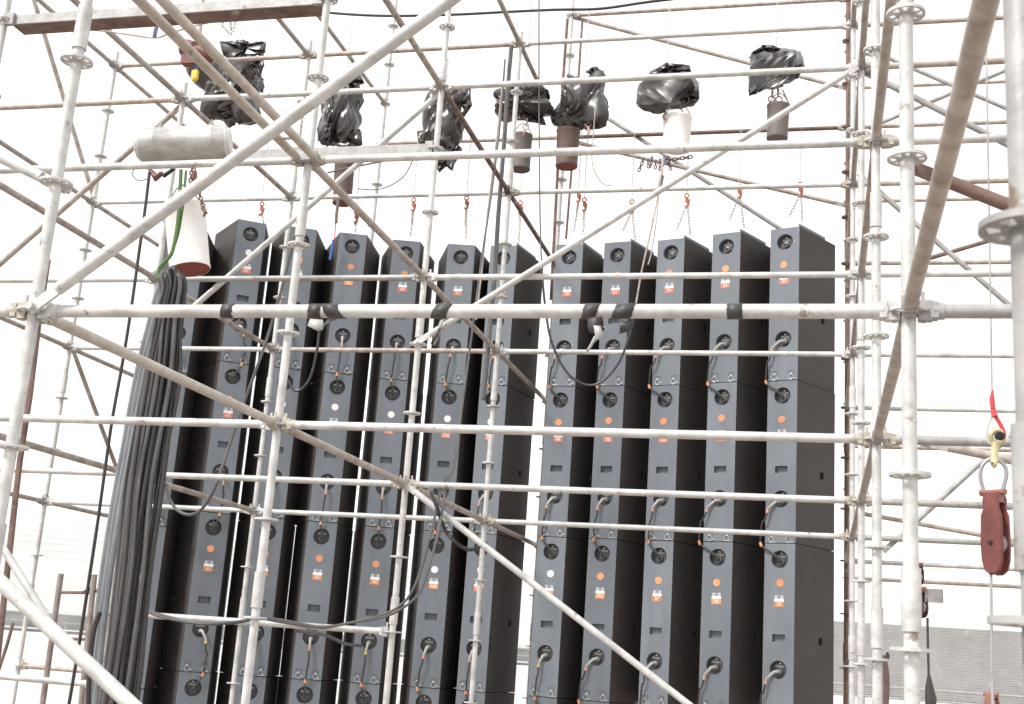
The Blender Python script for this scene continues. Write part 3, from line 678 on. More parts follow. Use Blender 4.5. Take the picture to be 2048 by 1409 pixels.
# ------------------------------------------------------------------ hoists wrapped in black plastic
def wrapped(label, x0, y0, x1, y1, Y, seed, crumple=.20, square=3.0, depth=None, flaps=(), tilt=0.0, yaw=0.0, bottom=1.0, fine=1.0, hull=None, spike=1.0):
    """a hoist body tied up in a sheet: a squarish volume, creased and sagging, with loose flaps of sheet"""
    rnd = random.Random(seed)
    c = at((x0 + x1) / 2, (y0 + y1) / 2, Y); k = pxm((x0 + x1) / 2, (y0 + y1) / 2, Y)
    W, H = (x1 - x0) * k * .45, (y1 - y0) * k * .46; D = depth or W * .95
    t = thing('wrapped_hoist', label, 'chain hoist', c, 'chain hoists wrapped in black plastic')
    t.rotation_euler = (0, tilt, yaw)
    import bmesh
    bm = bmesh.new()
    if not hull: bmesh.ops.create_icosphere(bm, subdivisions=5, radius=1)
    peaks = [(Vector((rnd.choice((-1, 1)) * rnd.uniform(.4, 1), rnd.uniform(-.8, .1), rnd.choice((-1, -1, 1)) * rnd.uniform(.3, 1))).normalized(), rnd.uniform(.22, .46)) for _ in range(7)]
    off = Vector((seed * 7.3, seed * 3.1, seed * 1.7))
    if hull:                                              # sheet drawn tight over a square body: flat folded faces, slightly puckered
        for (px, py, dy) in hull: bm.verts.new(at(px, py, Y + dy) - c)
        r_ = bmesh.ops.convex_hull(bm, input=bm.verts)
        bmesh.ops.delete(bm, geom=[v for v in bm.verts if not v.link_faces], context='VERTS')
        bmesh.ops.triangulate(bm, faces=bm.faces)
        for _ in range(3): bmesh.ops.subdivide_edges(bm, edges=bm.edges, cuts=1, use_grid_fill=True)
        bm.normal_update()
        for v in bm.verts:
            q = v.co * 5.0
            f = 1 - 2.4 * abs(noise.noise(Vector((q.x * 1.3 + q.z, q.y, q.z * .8)) + off)); f2 = noise.noise(q * 2.6 + off)
            v.co += v.normal * (.030 * (f - .5) + .012 * f2)
    for v in (() if hull else bm.verts):
        p = v.co.copy()
        s = (abs(p.x) ** square + abs(p.y) ** square + abs(p.z) ** square) ** (-1 / square)
        q = p * s
        if q.z < 0: q.x *= 1 - .22 * bottom * q.z * q.z; q.y *= 1 - .22 * bottom * q.z * q.z
        n = q.normalized()
        w1 = Vector((noise.noise(q * .9 + off), noise.noise(q * .9 - off), noise.noise(q * .9 + off * 2))) * .9
        g1 = q + w1
        c1 = 1 - 2.2 * abs(noise.noise(Vector((g1.x * 1.5 + g1.z * .45, g1.y * 1.5, g1.z * .55 - g1.x * .3)) + off))
        c2 = 1 - 2.2 * abs(noise.noise(Vector((g1.x * 3.0 - g1.z * .9, g1.y * 2.8, g1.z * 1.1)) - off))
        c3 = 1 - 2.0 * abs(noise.noise(Vector((g1.x * 6.5, g1.y * 6.5, g1.z * 3.5)) + off * 3))
        big = noise.noise(q * .8 + off * 1.3)
        d = crumple * (.55 * (c1 - .5) + .34 * fine * (c2 - .5) + .10 * fine * (c3 - .5) + .8 * big)
        pk = 0
        for (e, amp) in peaks:
            u = n.dot(e)
            if u > .86: pk += spike * amp * ((u - .86) / .14) ** 1.4
        q = q + n * (d + pk)
        v.co = Vector((q.x * W, q.y * D, q.z * H))
    me = bpy.data.meshes.new('plastic_sheet'); bm.to_mesh(me); bm.free(); me.materials.append(BAG)
    me.polygons.foreach_set('use_smooth', [True] * len(me.polygons)); me.set_sharp_from_angle(angle=rad(20))
    link('plastic_sheet', me, t)
    for pts in flaps:                                     # ragged hanging corners of sheet, in photo pixels: outline polygon
        mb = MB(); cx = sum(p[0] for p in pts) / len(pts); cy = sum(p[1] for p in pts) / len(pts)
        N = 4; vs = []; fs = []
        M_ = t.matrix_basis.inverted() if False else None
        def P(px, py, jit): return at(px, py, Y - .08 + jit) - c
        ring = []
        n = len(pts)
        for i in range(n):
            a = Vector(pts[i]); b = Vector(pts[(i + 1) % n])
            for j in range(3):
                u = j / 3; q = a.lerp(b, u) + Vector((rnd.uniform(-1.6, 1.6), rnd.uniform(-1.6, 1.6))); ring.append(q)
        m = len(ring)
        for lv in (1, .62, .3):
            for q in ring:
                e = Vector((cx, cy)).lerp(q, lv); vs.append(P(e.x, e.y, rnd.uniform(-.035, .035)))
        vs.append(P(cx, cy, .0))
        for L_ in range(2):
            for i in range(m): j = (i + 1) % m; fs.append((L_ * m + i, L_ * m + j, (L_ + 1) * m + j, (L_ + 1) * m + i))
        for i in range(m): fs.append((2 * m + i, 2 * m + (i + 1) % m, 3 * m))
        mb.add(vs, fs); o = mb.build('loose_flap', BAG, t, 25)
        if tilt or yaw: o.matrix_parent_inverse = t.matrix_basis.to_3x3().inverted().to_4x4()
        sm = o.modifiers.new('thickness', 'SOLIDIFY'); sm.thickness = .003
    mb = MB(); chain_mesh(mb, (0, 0, H * .8), (.0, .0, H + 2.2), .034, .008, .0026); o = mb.build('load_chain', GALV, t)
    return t
YH = 7.35
wrapped('black plastic wrapped hoist with torn flaps, seen behind the pale double rail', 412, 120, 520, 242, 7.0, 3, .30, 3.0,
        flaps=[((440, 84), (470, 82), (486, 78), (500, 86), (518, 84), (534, 84), (530, 108), (512, 106), (498, 96), (484, 118), (466, 122), (446, 112)),
               ((488, 108), (528, 106), (528, 130), (520, 156), (505, 140), (488, 128)), ((424, 220), (470, 226), (470, 252), (456, 256), (446, 240)), ((470, 226), (490, 222), (492, 246), (476, 250))])
wrapped('crumpled black wrapped hoist right beside the second thick white upright', 648, 150, 722, 300, 7.15, 8, .36, 2.6, spike=.35,
        flaps=[((660, 165), (690, 140), (718, 146), (730, 168), (700, 172)), ((640, 250), (690, 262), (722, 258), (724, 290), (700, 300), (650, 286))])
wrapped('tall blue grey glinting wrapped hoist behind the third white upright', 844, 178, 928, 318, 7.3, 11, .30, 3.2, spike=.35,
        flaps=[((886, 180), (942, 176), (944, 212), (928, 236), (900, 230)), ((846, 296), (900, 300), (918, 290), (926, 300), (904, 342), (892, 334), (880, 346), (868, 330)), ((834, 262), (862, 260), (876, 288), (838, 288))])
wrapped('small black wrapped hoist half hidden behind the thin post and hose', 992, 176, 1106, 240, YH, 12, .30, 2.6,
        flaps=[((1042, 206), (1080, 214), (1092, 252), (1064, 246), (1040, 240))])
wrapped('black wrapped hoist with a peaked flap, hanging over the rusty bucket', 1120, 152, 1214, 258, YH, 15, .30, 3.0,
        flaps=[((1172, 142), (1192, 132), (1210, 150), (1206, 158), (1180, 152)), ((1122, 200), (1160, 202), (1166, 248), (1124, 246)), ((1176, 212), (1216, 208), (1212, 254), (1180, 262))])
wrapped('black wrapped hoist with a grey folded end, above the pale bucket', 1272, 140, 1392, 224, YH, 21, .20, 5.5, hull=((1276, 172, -.2), (1292, 158, -.2), (1376, 146, -.2), (1386, 160, -.16), (1340, 206, -.22), (1306, 228, -.16), (1270, 212, -.2), (1304, 142, .2), (1336, 128, .2), (1376, 136, .2), (1396, 168, .16), (1398, 196, .14), (1384, 212, .12), (1344, 218, .1)),
        flaps=[((1298, 150), (1318, 134), (1336, 124), (1380, 132), (1384, 148), (1330, 156)), ((1360, 166), (1396, 176), (1398, 200), (1376, 214), (1356, 200))])
wrapped('black wrapped hoist farthest right with a smooth grey side, above the grey bucket', 1498, 108, 1606, 186, YH, 27, .17, 6.0, hull=((1500, 114, -.22), (1590, 101, -.2), (1594, 128, -.2), (1555, 176, -.2), (1500, 188, -.24), (1508, 105, .2), (1522, 94, .22), (1552, 98, .22), (1602, 105, .2), (1611, 140, .16), (1592, 160, .12), (1544, 180, .1)),
        flaps=[((1496, 118), (1506, 102), (1526, 91), (1548, 92), (1570, 102), (1540, 112)), ((1574, 130), (1606, 126), (1610, 140), (1594, 158), (1572, 152)), ((1496, 150), (1520, 178), (1510, 190), (1498, 194))])

def bucket(label, x, y0, y1, wpx, Y, M, MBOT=None, open_top=True, lean=0.0, name='chain_bucket', cat='bucket', taper=.94):
    top = at(x, y0, Y); bot = at(x + lean, y1, Y); k = pxm(x, y0, Y); R = wpx * k / 2; Hh = (top - bot).length
    t = thing(name, label, cat, bot, 'chain buckets under the hoists')
    A = (top - bot).normalized()
    mb = MB(); mb.lathe((0, 0, 0), A, [(R * taper, 0), (R * taper * 1.03, .012), (R * taper * 1.0, .03), (R, Hh - .03), (R * 1.05, Hh - .02), (R * 1.05, Hh), (R * .96, Hh), (R * .9, .03), (.001, .028)], 28)
    mb.build('bucket_body', M, t, 40)
    mb = MB(); mb.lathe((0, 0, 0), A, [(.0001, .004), (R * taper * .97, .004), (R * taper * .97, .010)], 28); mb.build('bucket_bottom', MBOT or M, t, 40)
    mb = MB(); e = Vector((1, 0, 0)); mb.path(smooth([A * Hh + e * R, A * (Hh + R * .9) + e * R * .5, A * (Hh + R * 1.25), A * (Hh + R * .9) - e * R * .5, A * Hh - e * R], 4), .005, 6); mb.build('bail_handle', CHAIN, t)
    return t
bucket('rusty brown bucket hanging under the peaked black wrapped hoist', 1137, 262, 334, 46, 7.30, BUCKR, DRUMR, lean=-4)
bucket('narrow grey brown bucket behind the thin post with the hose', 1044, 272, 340, 42, 7.34, BUCKG, BUCKR, lean=-4)
bucket('pale cream bucket hanging under the hoist with grey folded end', 1355, 236, 300, 56, 7.34, DRUMW, DRUMW, lean=-2)
bucket('grey brown bucket hanging under the wrapped hoist farthest right', 1557, 212, 278, 44, 7.30, BUCKG, BUCKG, lean=-3)
bucket('brown bucket hanging below the hoist beside the second thick upright', 690, 318, 408, 40, 7.2, BUCKR, DRUMR, lean=-6)

# chains, slings and hooks over the cabinet tops
SLG = [  # hook pixel, left leg end, right leg end, top, label bit, depth
    (1600, 386, 1578, 434, 1605, 446, 330, 'over the last column at right', 7.4), (1478, 390, 1459, 440, 1488, 456, 330, 'over the second column from the right', 7.5),
    (1373, 408, 1353, 460, 1381, 472, 350, 'over the third column from the right', 7.6), (1263, 420, 1246, 462, 1270, 480, 392, 'over the fourth column from the right', 7.6),
    (1168, 416, 1166, 440, 1166, 476, 390, 'over the eighth column, right one of the two there', 7.65), (1156, 398, 1152, 440, 1148, 464, 385, 'over the eighth column, left one of the two there', 7.62),
    (1040, 422, 1038, 440, 1037, 486, 398, 'over the column left of the bright gap', 7.6), (932, 412, 930, 452, 932, 478, 396, 'over the sixth column', 7.6),
    (826, 416, 823, 446, 821, 472, 400, 'over the fifth column', 7.5), (711, 440, 710, 450, 711, 466, 402, 'over the fourth column', 7.3), (522, 424, 515, 434, 528, 448, 400, 'over the second column', 6.9)]
for i, (hx, hy, lx, ly, rx, ry, ty, lab, Y) in enumerate(SLG):
    h = at(hx, hy, Y); t = thing('chain_sling', f'orange red hook and chain sling {lab}', 'chain sling', h, 'chain slings over the cabinets')
    k = pxm(hx, hy, Y)
    mb = MB(); mb.path([(0, 0, .07), (.0, 0, .03), (.018, 0, .0), (.014, 0, -.028), (-.006, 0, -.034), (-.020, 0, -.016)], [.014, .017, .014, .012, .010, .005], 8)
    mb.torus((0, 0, .085), (0, 1, 0), .022, .007, 12, 6); mb.box((.016, 0, .03), (.03, .024, .03)); mb.build('hook', HOOK, t)
    mb = MB(); chain_mesh(mb, (0, 0, -.02), at(lx, ly, Y) - h); mb.build('chain_leg', CHAIN, t)
    mb = MB(); chain_mesh(mb, (.01, 0, -.02), at(rx, ry, Y + .03) - h); mb.build('chain_leg', CHAIN, t)
    mb = MB(); chain_mesh(mb, (0, 0, .10), at(hx + (1800 - hx) * .012, 262, Y) - h, .03, .0075, .0024); mb.build('upper_chain', GALV, t)

def cable(name, label, pts, r, M, Y, cat='cable', group=None, k=6, n=8, ys=None):
    P = [at(p[0], p[1], p[2] if len(p) > 2 else Y) for p in pts]
    t = thing(name, label, cat, P[0], group); mb = MB(); mb.path([p - P[0] for p in smooth(P, k)], r, n)
    o = mb.build('sheath' if cat == 'cable' else 'strand', M, t); return t
# single cables and wires
cable('power_cable', 'long black cable sagging along the top edge of the picture', [(560, 10), (640, 24), (760, 32), (900, 30), (1020, 24), (1110, 20), (1200, 18), (1300, 4), (1420, -10)], .014, BLKC, 6.9)
cable('wire', 'thin pinkish wire sagging between the deep top beam and the double rail', [(40, 44), (100, 54), (200, 62), (260, 70), (312, 76), (345, 65), (420, 45), (520, 32), (640, 8)], .006, TAN, 2.6, cat='wire')
cable('black_cable', 'black cable hanging in a deep loop before the eighth and ninth columns', [(1084, 545, 6.2), (1090, 610, 6.2), (1102, 680, 6.2), (1130, 740, 6.2), (1165, 768, 6.2), (1200, 766, 6.2), (1235, 730, 6.2), (1256, 680, 6.2), (1270, 620, 6.2)], .0105, BLKC, 6.2)
cable('wire_rope', 'thin grey wire falling from the top edge to the left end of the loop', [(1078, -10), (1078, 200), (1080, 430), (1084, 545)], .0065, GREYC, 6.2, cat='wire', k=2)
cable('wire_rope', 'thin brown wire rising from the right end of the loop', [(1270, 620, 6.2), (1284, 540, 6.2), (1300, 470, 6.25), (1316, 390, 6.3), (1326, 320, 6.5)], .008, TAN, 6.2, cat='wire', k=3)
cable('black_cable', 'black cable looping under the transom end by the third upright', [(862, 985, 4.1), (876, 1020, 4.1), (890, 1060, 4.2), (912, 1086, 4.2), (940, 1100, 4.3), (970, 1088, 4.4)], .013, BLKC, 4.1)
cable('black_cable', 'black cable loop behind the second white upright near the torn tape', [(640, 650, 6.2), (634, 700, 6.2), (622, 752, 6.2), (604, 778, 6.2), (588, 780, 6.2), (576, 760, 6.2)], .013, BLKC, 6.2)
cable('grey_cable', 'grey cable hanging in a loop left and rising behind the upright pair', [(322, 950, 4.7), (336, 990, 4.7), (352, 1018, 4.7), (378, 1030, 4.7), (404, 1018, 4.7), (430, 975, 4.7), (456, 900, 4.8), (490, 800, 4.9), (530, 690, 5.0), (560, 590, 5.1), (590, 470, 5.2)], .013, GREYC, 4.8)
for i, dx in enumerate((0, 14)):
    cable('grey_cable', ('left' if i == 0 else 'right') + ' one of two grey cables draped over the low white ledger',
          [(292, 1221 + i * 3, 3.95), (330, 1232 + i * 4, 3.95), (400, 1248, 3.95), (470, 1246 - i * 2, 4.0), (520, 1238, 4.1), (560, 1240 + i * 4, 4.15), (640, 1254 + i * 2, 4.15), (700, 1246, 4.1), (760, 1232 + i * 4, 4.0), (800, 1212 + i * 8, 3.95), (826 + dx, 1180 + i * 4, 3.95), (848 + dx, 1120, 4.0), (868 + dx, 1040, 4.1), (884 + dx * .6, 970, 4.3), (906 + dx * .2, 930, 4.5), (926, 800, 4.8), (946, 650, 5.1), (966, 500, 5.4), (984, 380, 5.7), (1000, 250, 6.0), (1010, 120, 6.2)], .0092, GREYC, 4)
cable('grey_cable', 'grey cable end drooping below the low white ledger to the fifth column', [(590, 1262, 4.3), (640, 1268, 4.5), (668, 1278, 4.7), (690, 1288, 4.9), (722, 1292, 5.2)], .012, GREYC, 4.5)
cable('hose', 'thick grey hose hanging close left of the thin post before the cabinets', [(1023, 92, 6.25), (1016, 170, 6.25), (1010, 260, 6.25), (1003, 350, 6.25), (996, 440, 6.25), (990, 540, 6.25), (981, 640, 6.25), (972, 740, 6.25), (966, 800, 6.25)], .021, GREYC, 6.25, cat='hose')
cable('wire_rope', 'thin brown wire left of the grey hose, running down past the sixth column', [(1006, 160, 6.15), (992, 290, 6.15), (978, 400, 6.15), (966, 520, 6.15), (952, 640, 6.15)], .008, TAN, 6.15, cat='wire')
for i, (x0, x1, yb) in enumerate(((1135, 1102, 600), (1165, 1132, 478))):
    cable('dark_pipe', ('left' if i == 0 else 'right') + ' rusty dropper pipe beside the pale upright in the bright gap', [(x0, 38), (x0 + (x1 - x0) * .45, 250), (x1, yb)], .017 if i == 0 else .013, RUST_BACKLIT, 8.35, cat='pipe', k=2)
cable('wire_rope', 'very thin wire hanging right of the peaked wrapped hoist', [(1192, 200), (1186, 280), (1184, 320), (1190, 345), (1206, 368), (1225, 372)], .0055, TAN, 7.0, cat='wire')
cable('wire_rope', 'thin sagging lead between the second and third wrapped hoists', [(716, 378), (750, 380), (780, 372), (810, 350), (830, 310)], .006, GREYC, 7.1, cat='wire')
cable('wire_rope', 'thin lead hanging at the fourth column above the brown bucket', [(655, 346), (690, 338), (730, 330), (770, 322)], .009, GREYC, 6.6, cat='wire')
cable('black_rope', 'dark rope hanging from the rusty block down to the bottom left', [(299, 345), (290, 420), (276, 520), (262, 620), (246, 720), (226, 830), (212, 925), (196, 1040), (178, 1160), (158, 1290), (136, 1420)], .011, BLKC, 3.3, cat='rope')
cable('brown_pipe', 'rust brown pipe hanging just right of the first thick upright', [(96, 520), (78, 640), (60, 790), (40, 920), (24, 1060), (8, 1200), (-10, 1360)], .018, RUST_BACKLIT, 2.5, cat='pipe', k=2)
cable('blue_strap', 'small blue grey strap hanging under the deep beam at the top left', [(316, 36), (314, 50), (310, 66), (309, 74)], .013, mat('blue grey strap', (.16, .17, .30), .7), 2.4, cat='strap')
cable('blue_strap', 'bright blue strap end beside the top of the fourth column', [(667, 480), (664, 496), (660, 520)], .014, BLUE, 7.0, cat='strap')
cable('dark_strap', 'dark strap hanging over the fourth column with red cord below', [(677, 378), (676, 404), (673, 430), (672, 446)], .017, BUCKG, 7.0, cat='strap')
cable('cord', 'thin red cord under the dark strap at the fourth column', [(671, 446), (670, 464), (669, 482)], .006, REDS, 7.0, cat='cord')
cable('dark_strap', 'dark brown strap end hanging under the pale bucket of the right bank', [(1324, 352), (1322, 362), (1319, 376)], .021, BUCKG, 6.9, cat='strap')
cable('blue_strap', 'pale blue strap under the pale bucket, above the dark one', [(1327, 316), (1326, 326), (1325, 332)], .016, mat('pale blue strap', (.28, .36, .62), .7), 6.9, cat='strap')
cable('cord', 'pink cord joining pale blue and dark straps under the pale bucket', [(1325, 332), (1324, 342), (1324, 352)], .011, mat('pink cord', (.70, .35, .33), .7), 6.9, cat='cord')
cable('wire_rope', 'long thin wire falling from the dark strap to the ninth column', [(1318, 376), (1314, 430), (1304, 500), (1296, 530)], .006, TAN, 6.9, cat='wire')
# tangle of chain under the pale bucket
t = thing('chain_tangle', 'dark tangle of chain and fittings under the pale bucket', 'chain', at(1310, 322, 7.0))
for k in range(7):
    a = at(1288 + k * 8, 318 + random.uniform(-4, 4), 7.0) - t.location; b = at(1280 + k * 11 + random.uniform(-8, 8), 336 + random.uniform(-8, 8), 7.0) - t.location
    mb = MB(); chain_mesh(mb, a, b, .034, .014, .006); mb.build('chain_strand', BUCKR, t)
mb = MB(); a = at(1330, 322, 7.0) - t.location; b = at(1384, 314, 7.0) - t.location; chain_mesh(mb, a, b, .036, .016, .007); mb.build('chain_strand', BUCKR, t)

# hooks and shackle wires between wrapped hoists and buckets
for i, (x, y, x2, y2, lab) in enumerate(((1545, 192, 1538, 214, 'left of the pair over the grey bucket at right'), (1556, 188, 1562, 226, 'right of the pair over the grey bucket at right'), (1330, 226, 1336, 250, 'over the pale bucket'),
                                       (1176, 240, 1178, 268, 'silver one under the peaked wrapped hoist'), (1054, 246, 1046, 272, 'over the narrow grey brown bucket'))):
    p = at(x, y, YH - .1); t = thing('bucket_hook', f'small hook and link, {lab}', 'hook', p, 'hooks under the wrapped hoists')
    d = at(x2, y2, YH - .1) - p
    mb = MB(); mb.torus(d * .3, (0, 1, 0), .03, .008, 14, 6); mb.tube((0, 0, .05), d * .12, .011, 8); mb.build('link', CHAIN, t)
    mb = MB(); mb.path([d * .5, d * .72, d], [.013, .016, .010], 8); mb.build('cord_end', mat('pink cord', (.70, .35, .33)), t)
for k, (x, y, x2, y2, lab) in enumerate(((1565, 180, 1580, 212, 'wire right side of the grey bucket at far right'), (1362, 218, 1376, 240, 'short chain with red fitting right of the pale bucket'))):
    t = thing('side_wire', f'thin {lab}', 'wire', at(x, y, YH)); mb = MB(); mb.tube((0, 0, 0), at(x2, y2, YH) - t.location, .007, 6); mb.build('strand', CHAIN if k else TAN, t)
    if k: mb = MB(); mb.torus(at(x2, y2 + 2, YH) - t.location, (0, 1, 0), .022, .011, 10, 6); mb.build('fitting', HOOK, t)
# shackled chain over the left wrapped hoist
t = thing('chain_sling', 'grey chain bunched above the torn wrapped hoist at the double rail', 'chain sling', at(462, 66, 6.9), 'chain slings over the cabinets')
for x, y, x2, y2 in ((450, 10, 444, 52), (444, 52, 462, 70), (462, 70, 470, 50), (470, 50, 476, 8), (446, 40, 438, 22), (462, 60, 460, 20)):
    mb = MB(); chain_mesh(mb, at(x, y, 6.9) - t.location, at(x2, y2, 6.9) - t.location, .034, .013, .005); mb.build('chain_strand', CHAIN, t)

# ------------------------------------------------------------------ the cable lift at the left: red hoist block, silver cylinder, drum, rope, cables
YL = 3.35
p = at(396, 104, YL); k = pxm(396, 104, YL)
t = thing('red_hoist', 'red hoist block hanging behind the pale double rail', 'hoist', p)
axr = (at(436, 112, YL) - at(372, 96, YL)).normalized()
mb = MB(); mb.lathe(-axr * (36 * k), axr, [(.001, 0), (15 * k, 0), (19 * k, 6 * k), (19 * k, 26 * k), (13 * k, 30 * k), (13 * k, 38 * k), (17 * k, 42 * k), (17 * k, 66 * k), (10 * k, 74 * k), (.001, 75 * k)], 18); mb.build('motor_body', RED, t, 40)
mb = MB(); mb.box((-14 * k, -.01, -16 * k), (30 * k, .06, 26 * k)); mb.build('chain_guide', RED, t, 20)
mb = MB(); mb.tube((0, 0, 14 * k), (-.02, 0, .45), .012, 8); mb.build('hanging_rod', CHAIN, t)
mb = MB(); mb.path([at(388, 120, YL) - p, at(391, 136, YL) - p], .012, 8); mb.build('blue_tag', BLUE, t)
p = at(390, 150, YL)
t = thing('yellow_hook', 'yellow safety hook hanging under the red hoist block', 'hook', p)
mb = MB(); mb.box((0, 0, 0), (12 * k, .03, 18 * k)); mb.lathe((0, 0, -9 * k), (0, 0, -1), [(6 * k, 0), (5 * k, 4 * k), (.001, 5 * k)], 10); mb.build('hook_body', YEL, t, 30)
mb = MB(); chain_mesh(mb, (0, 0, 9 * k), at(392, 134, YL) - p, .02, .008, .003); mb.build('chain', CHAIN, t)
a = at(282, 291, YL - .02); b = at(452, 283, YL + .15); d = (b - a).normalized(); L = (b - a).length; R = 34 * pxm(370, 288, YL)
t = thing('silver_cylinder', 'large scuffed silver cylinder lying level above a white ledger at left', 'hoist motor', (a + b) / 2)
o = a - (a + b) / 2
mb = MB(); mb.lathe(o, d, [(R * .86, -.02), (R * .98, 0), (R, .012), (R, L * .16), (R * 1.012, L * .165), (R * 1.012, L * .185), (R, L * .19), (R, L * .84), (R * 1.012, L * .845), (R * 1.012, L * .86), (R, L * .865), (R, L - .02), (R * .97, L)], 40); mb.build('drum_shell', SILVER, t, 40)
for nm, h, s in (('end_cap', L - .001, 1), ('end_cap', .001, -1)):
    mb = MB(); mb.lathe(o + d * h, d * s, [(R * .97, -.004), (R * .93, .015), (R * .80, .012), (R * .78, .03), (R * .5, .04), (.001, .042)], 32); mb.build(nm, mat('white end cap', (.78, .77, .76), .5, var=.25, scale=12), t, 40)
for u in (.2, .8):
    mb = MB(); mb.lathe(o + d * (L * u) + Vector((0, 0, R)), (0, 0, 1), [(.02, -.01), (.02, .02), (.008, .025), (.008, .05), (.001, .05)], 12); mb.build('lug', GALVD, t)
p = at(312, 350, YL)
t = thing('rusty_bracket', 'red and black bracket under the left end of the silver cylinder', 'bracket', p)
mb = MB(); mb.path([at(298, 338, YL) - p, at(312, 356, YL) - p, at(326, 346, YL) - p], [.012, .028, .014], 8); mb.build('red_lever', RED, t)
mb = MB(); mb.path([at(318, 346, YL) - p, at(328, 352, YL) - p, at(348, 338, YL) - p], [.010, .016, .012], 8); mb.build('dark_arm', BLACK, t)
mb = MB(); mb.path(smooth([at(290, 330, YL) - p, at(268, 340, YL) - p, at(266, 352, YL) - p, at(278, 362, YL) - p, at(296, 358, YL) - p], 4), .004, 6); mb.build('wire_loop', GREYC, t)
p = at(388, 352, YL + .05)
t = thing('chain_sling', 'rusty chain forking over the cream drum at left', 'chain sling', p, 'chain slings over the cabinets')
RC = mat('rusty chain', (.20, .10, .075), .65)
for (x, y), (x2, y2) in (((386, 330), (392, 362)), ((392, 362), (408, 420)), ((392, 346), (370, 400)), ((384, 336), (380, 372))):
    mb = MB(); chain_mesh(mb, at(x, y, YL + .05) - p, at(x2, y2, YL + .05) - p, .024, .012, .0055); mb.build('chain_leg', RC, t)
mb = MB(); mb.path([at(404, 416, YL + .05) - p, at(412, 426, YL + .05) - p, at(406, 434, YL + .05) - p], [.012, .014, .006], 8); mb.build('hook', RC, t)
mb = MB(); mb.lathe((0, 0, 0), (0, 0, 1), [(.001, -.03), (.018, -.03), (.02, .03), (.001, .04)], 10); mb.build('swivel', RC, t)
bucket('cream white drum with red bottom hanging at left above the cables', 370, 416, 540, 80, YL + .25, DRUMW, DRUMR, name='hanging_drum', cat='drum', lean=10, taper=.98)
# green rope
pts = [(362, 340), (360, 380), (357, 430), (352, 470), (344, 505), (332, 522), (320, 535), (316, 552), (324, 560)]
cable('green_rope', 'green rope hanging from the silver cylinder and tying the black cables', pts, .013, GREEN, YL - .02, cat='rope')
cable('green_rope', 'second thinner strand of green rope, right beside the first', [(372, 342), (369, 380), (364, 425), (356, 470), (346, 500)], .009, GREEN, YL, cat='rope')
# cable bundle: each cable loops over the rope and hangs to the floor below
N = 22
ORDS = 'first second third fourth fifth sixth seventh eighth ninth tenth eleventh twelfth thirteenth fourteenth fifteenth sixteenth seventeenth eighteenth nineteenth twentieth twenty-first twenty-second'.split()
for i in range(N):
    u = i / (N - 1); rnd = random.Random(100 + i)
    up = i % 3 == 2
    xt = 322 + 46 * u + rnd.uniform(-4, 4); yt = 536 + abs(u - .45) * 46 + rnd.uniform(-6, 6)
    xm = 286 + 66 * u + rnd.uniform(-7, 7); xb = 206 + 68 * u + rnd.uniform(-6, 6)
    dy = rnd.uniform(-.10, .10)
    YY = 3.12 + dy
    pts = [(336 + u * 10, 548 + rnd.uniform(-4, 8), 3.18), (xt - 2, yt, YY), (xt + 3, yt + 26, YY), (xm + (xt - xm) * .62 + rnd.uniform(-4, 4), 640, YY), (xm + rnd.uniform(-6, 6), 770, YY), (xm + (xb - xm) * .40 + rnd.uniform(-6, 6), 960, YY), (xm + (xb - xm) * .70 + rnd.uniform(-7, 7), 1150, YY), (xb, 1360, YY), (xb - 24, 1520, YY)]
    M_ = GREYC if rnd.random() < .30 else BLKC
    cable('hanging_cable', f'{"grey" if M_ is GREYC else "black"} cable, {ORDS[i]} from the left in the bundle hanging at left', pts, rnd.choice((.0095, .012, .0145, .0165)), M_, YY, group='thick cables hanging in a bundle')
for i in range(3):
    x = 8 * i
    cable('bloom_strand', f'added pale strand for bloomed cabinet side, {("left", "middle", "right")[i]} of three left of the hanging bundle', [(322 + x, 560, 3.3), (300 + x, 640, 3.3), (271 + x, 760, 3.3), (246 + x, 900, 3.3), (224 + x, 1020, 3.3), (203 + x, 1160, 3.3), (186 + x, 1300, 3.3), (170 + x, 1450, 3.3)], .019, mat('bloomed cabinet side grey', (.25, .265, .285), .55, scale=4, col2=(.17, .18, .195)), 3.3, group='thick cables hanging in a bundle')  # strands added to mimic the overexposed side of the first column
cable('black_cable', 'stray black cable bowing out left of the hanging bundle, low down', [(200, 1225), (188, 1260), (180, 1320), (176, 1420)], .016, BLKC, 3.2)
# H shaped frame of tubes at the bottom left
t = thing('tube_frame', 'H shaped frame of two short brown tubes and rungs at the bottom left', 'tube frame', at(100, 1280, 4.6))
for (x, y, x2, y2) in ((122, 1148, 82, 1430), (189, 1150, 160, 1430)):
    mb = MB(); mb.tube(at(x, y, 4.6) - t.location, at(x2, y2, 4.6) - t.location, .022, 12); mb.build('post', mat('grey brown tube', (.30, .26, .24), .6, scale=9, col2=(.18, .14, .12)), t)
for y, x, x2 in ((1185, 118, 186), (1278, 106, 176)):
    mb = MB(); mb.tube(at(x, y, 4.6) - t.location, at(x2, y + 1, 4.6) - t.location, .012, 8); mb.build('rung', RUST_BACKLIT, t)
mb = MB(); mb.path(smooth([at(168, 1186, 4.6) - t.location, at(182, 1178, 4.6) - t.location, at(200, 1186, 4.6) - t.location], 4), .014, 8); mb.build('tie', BLACK, t)
cable('thin_rod', 'thin dark rod leaning at the bottom left corner', [(26, 1246), (14, 1290), (-6, 1350)], .012, RUST_BACKLIT, 4.0, cat='rod', k=2)

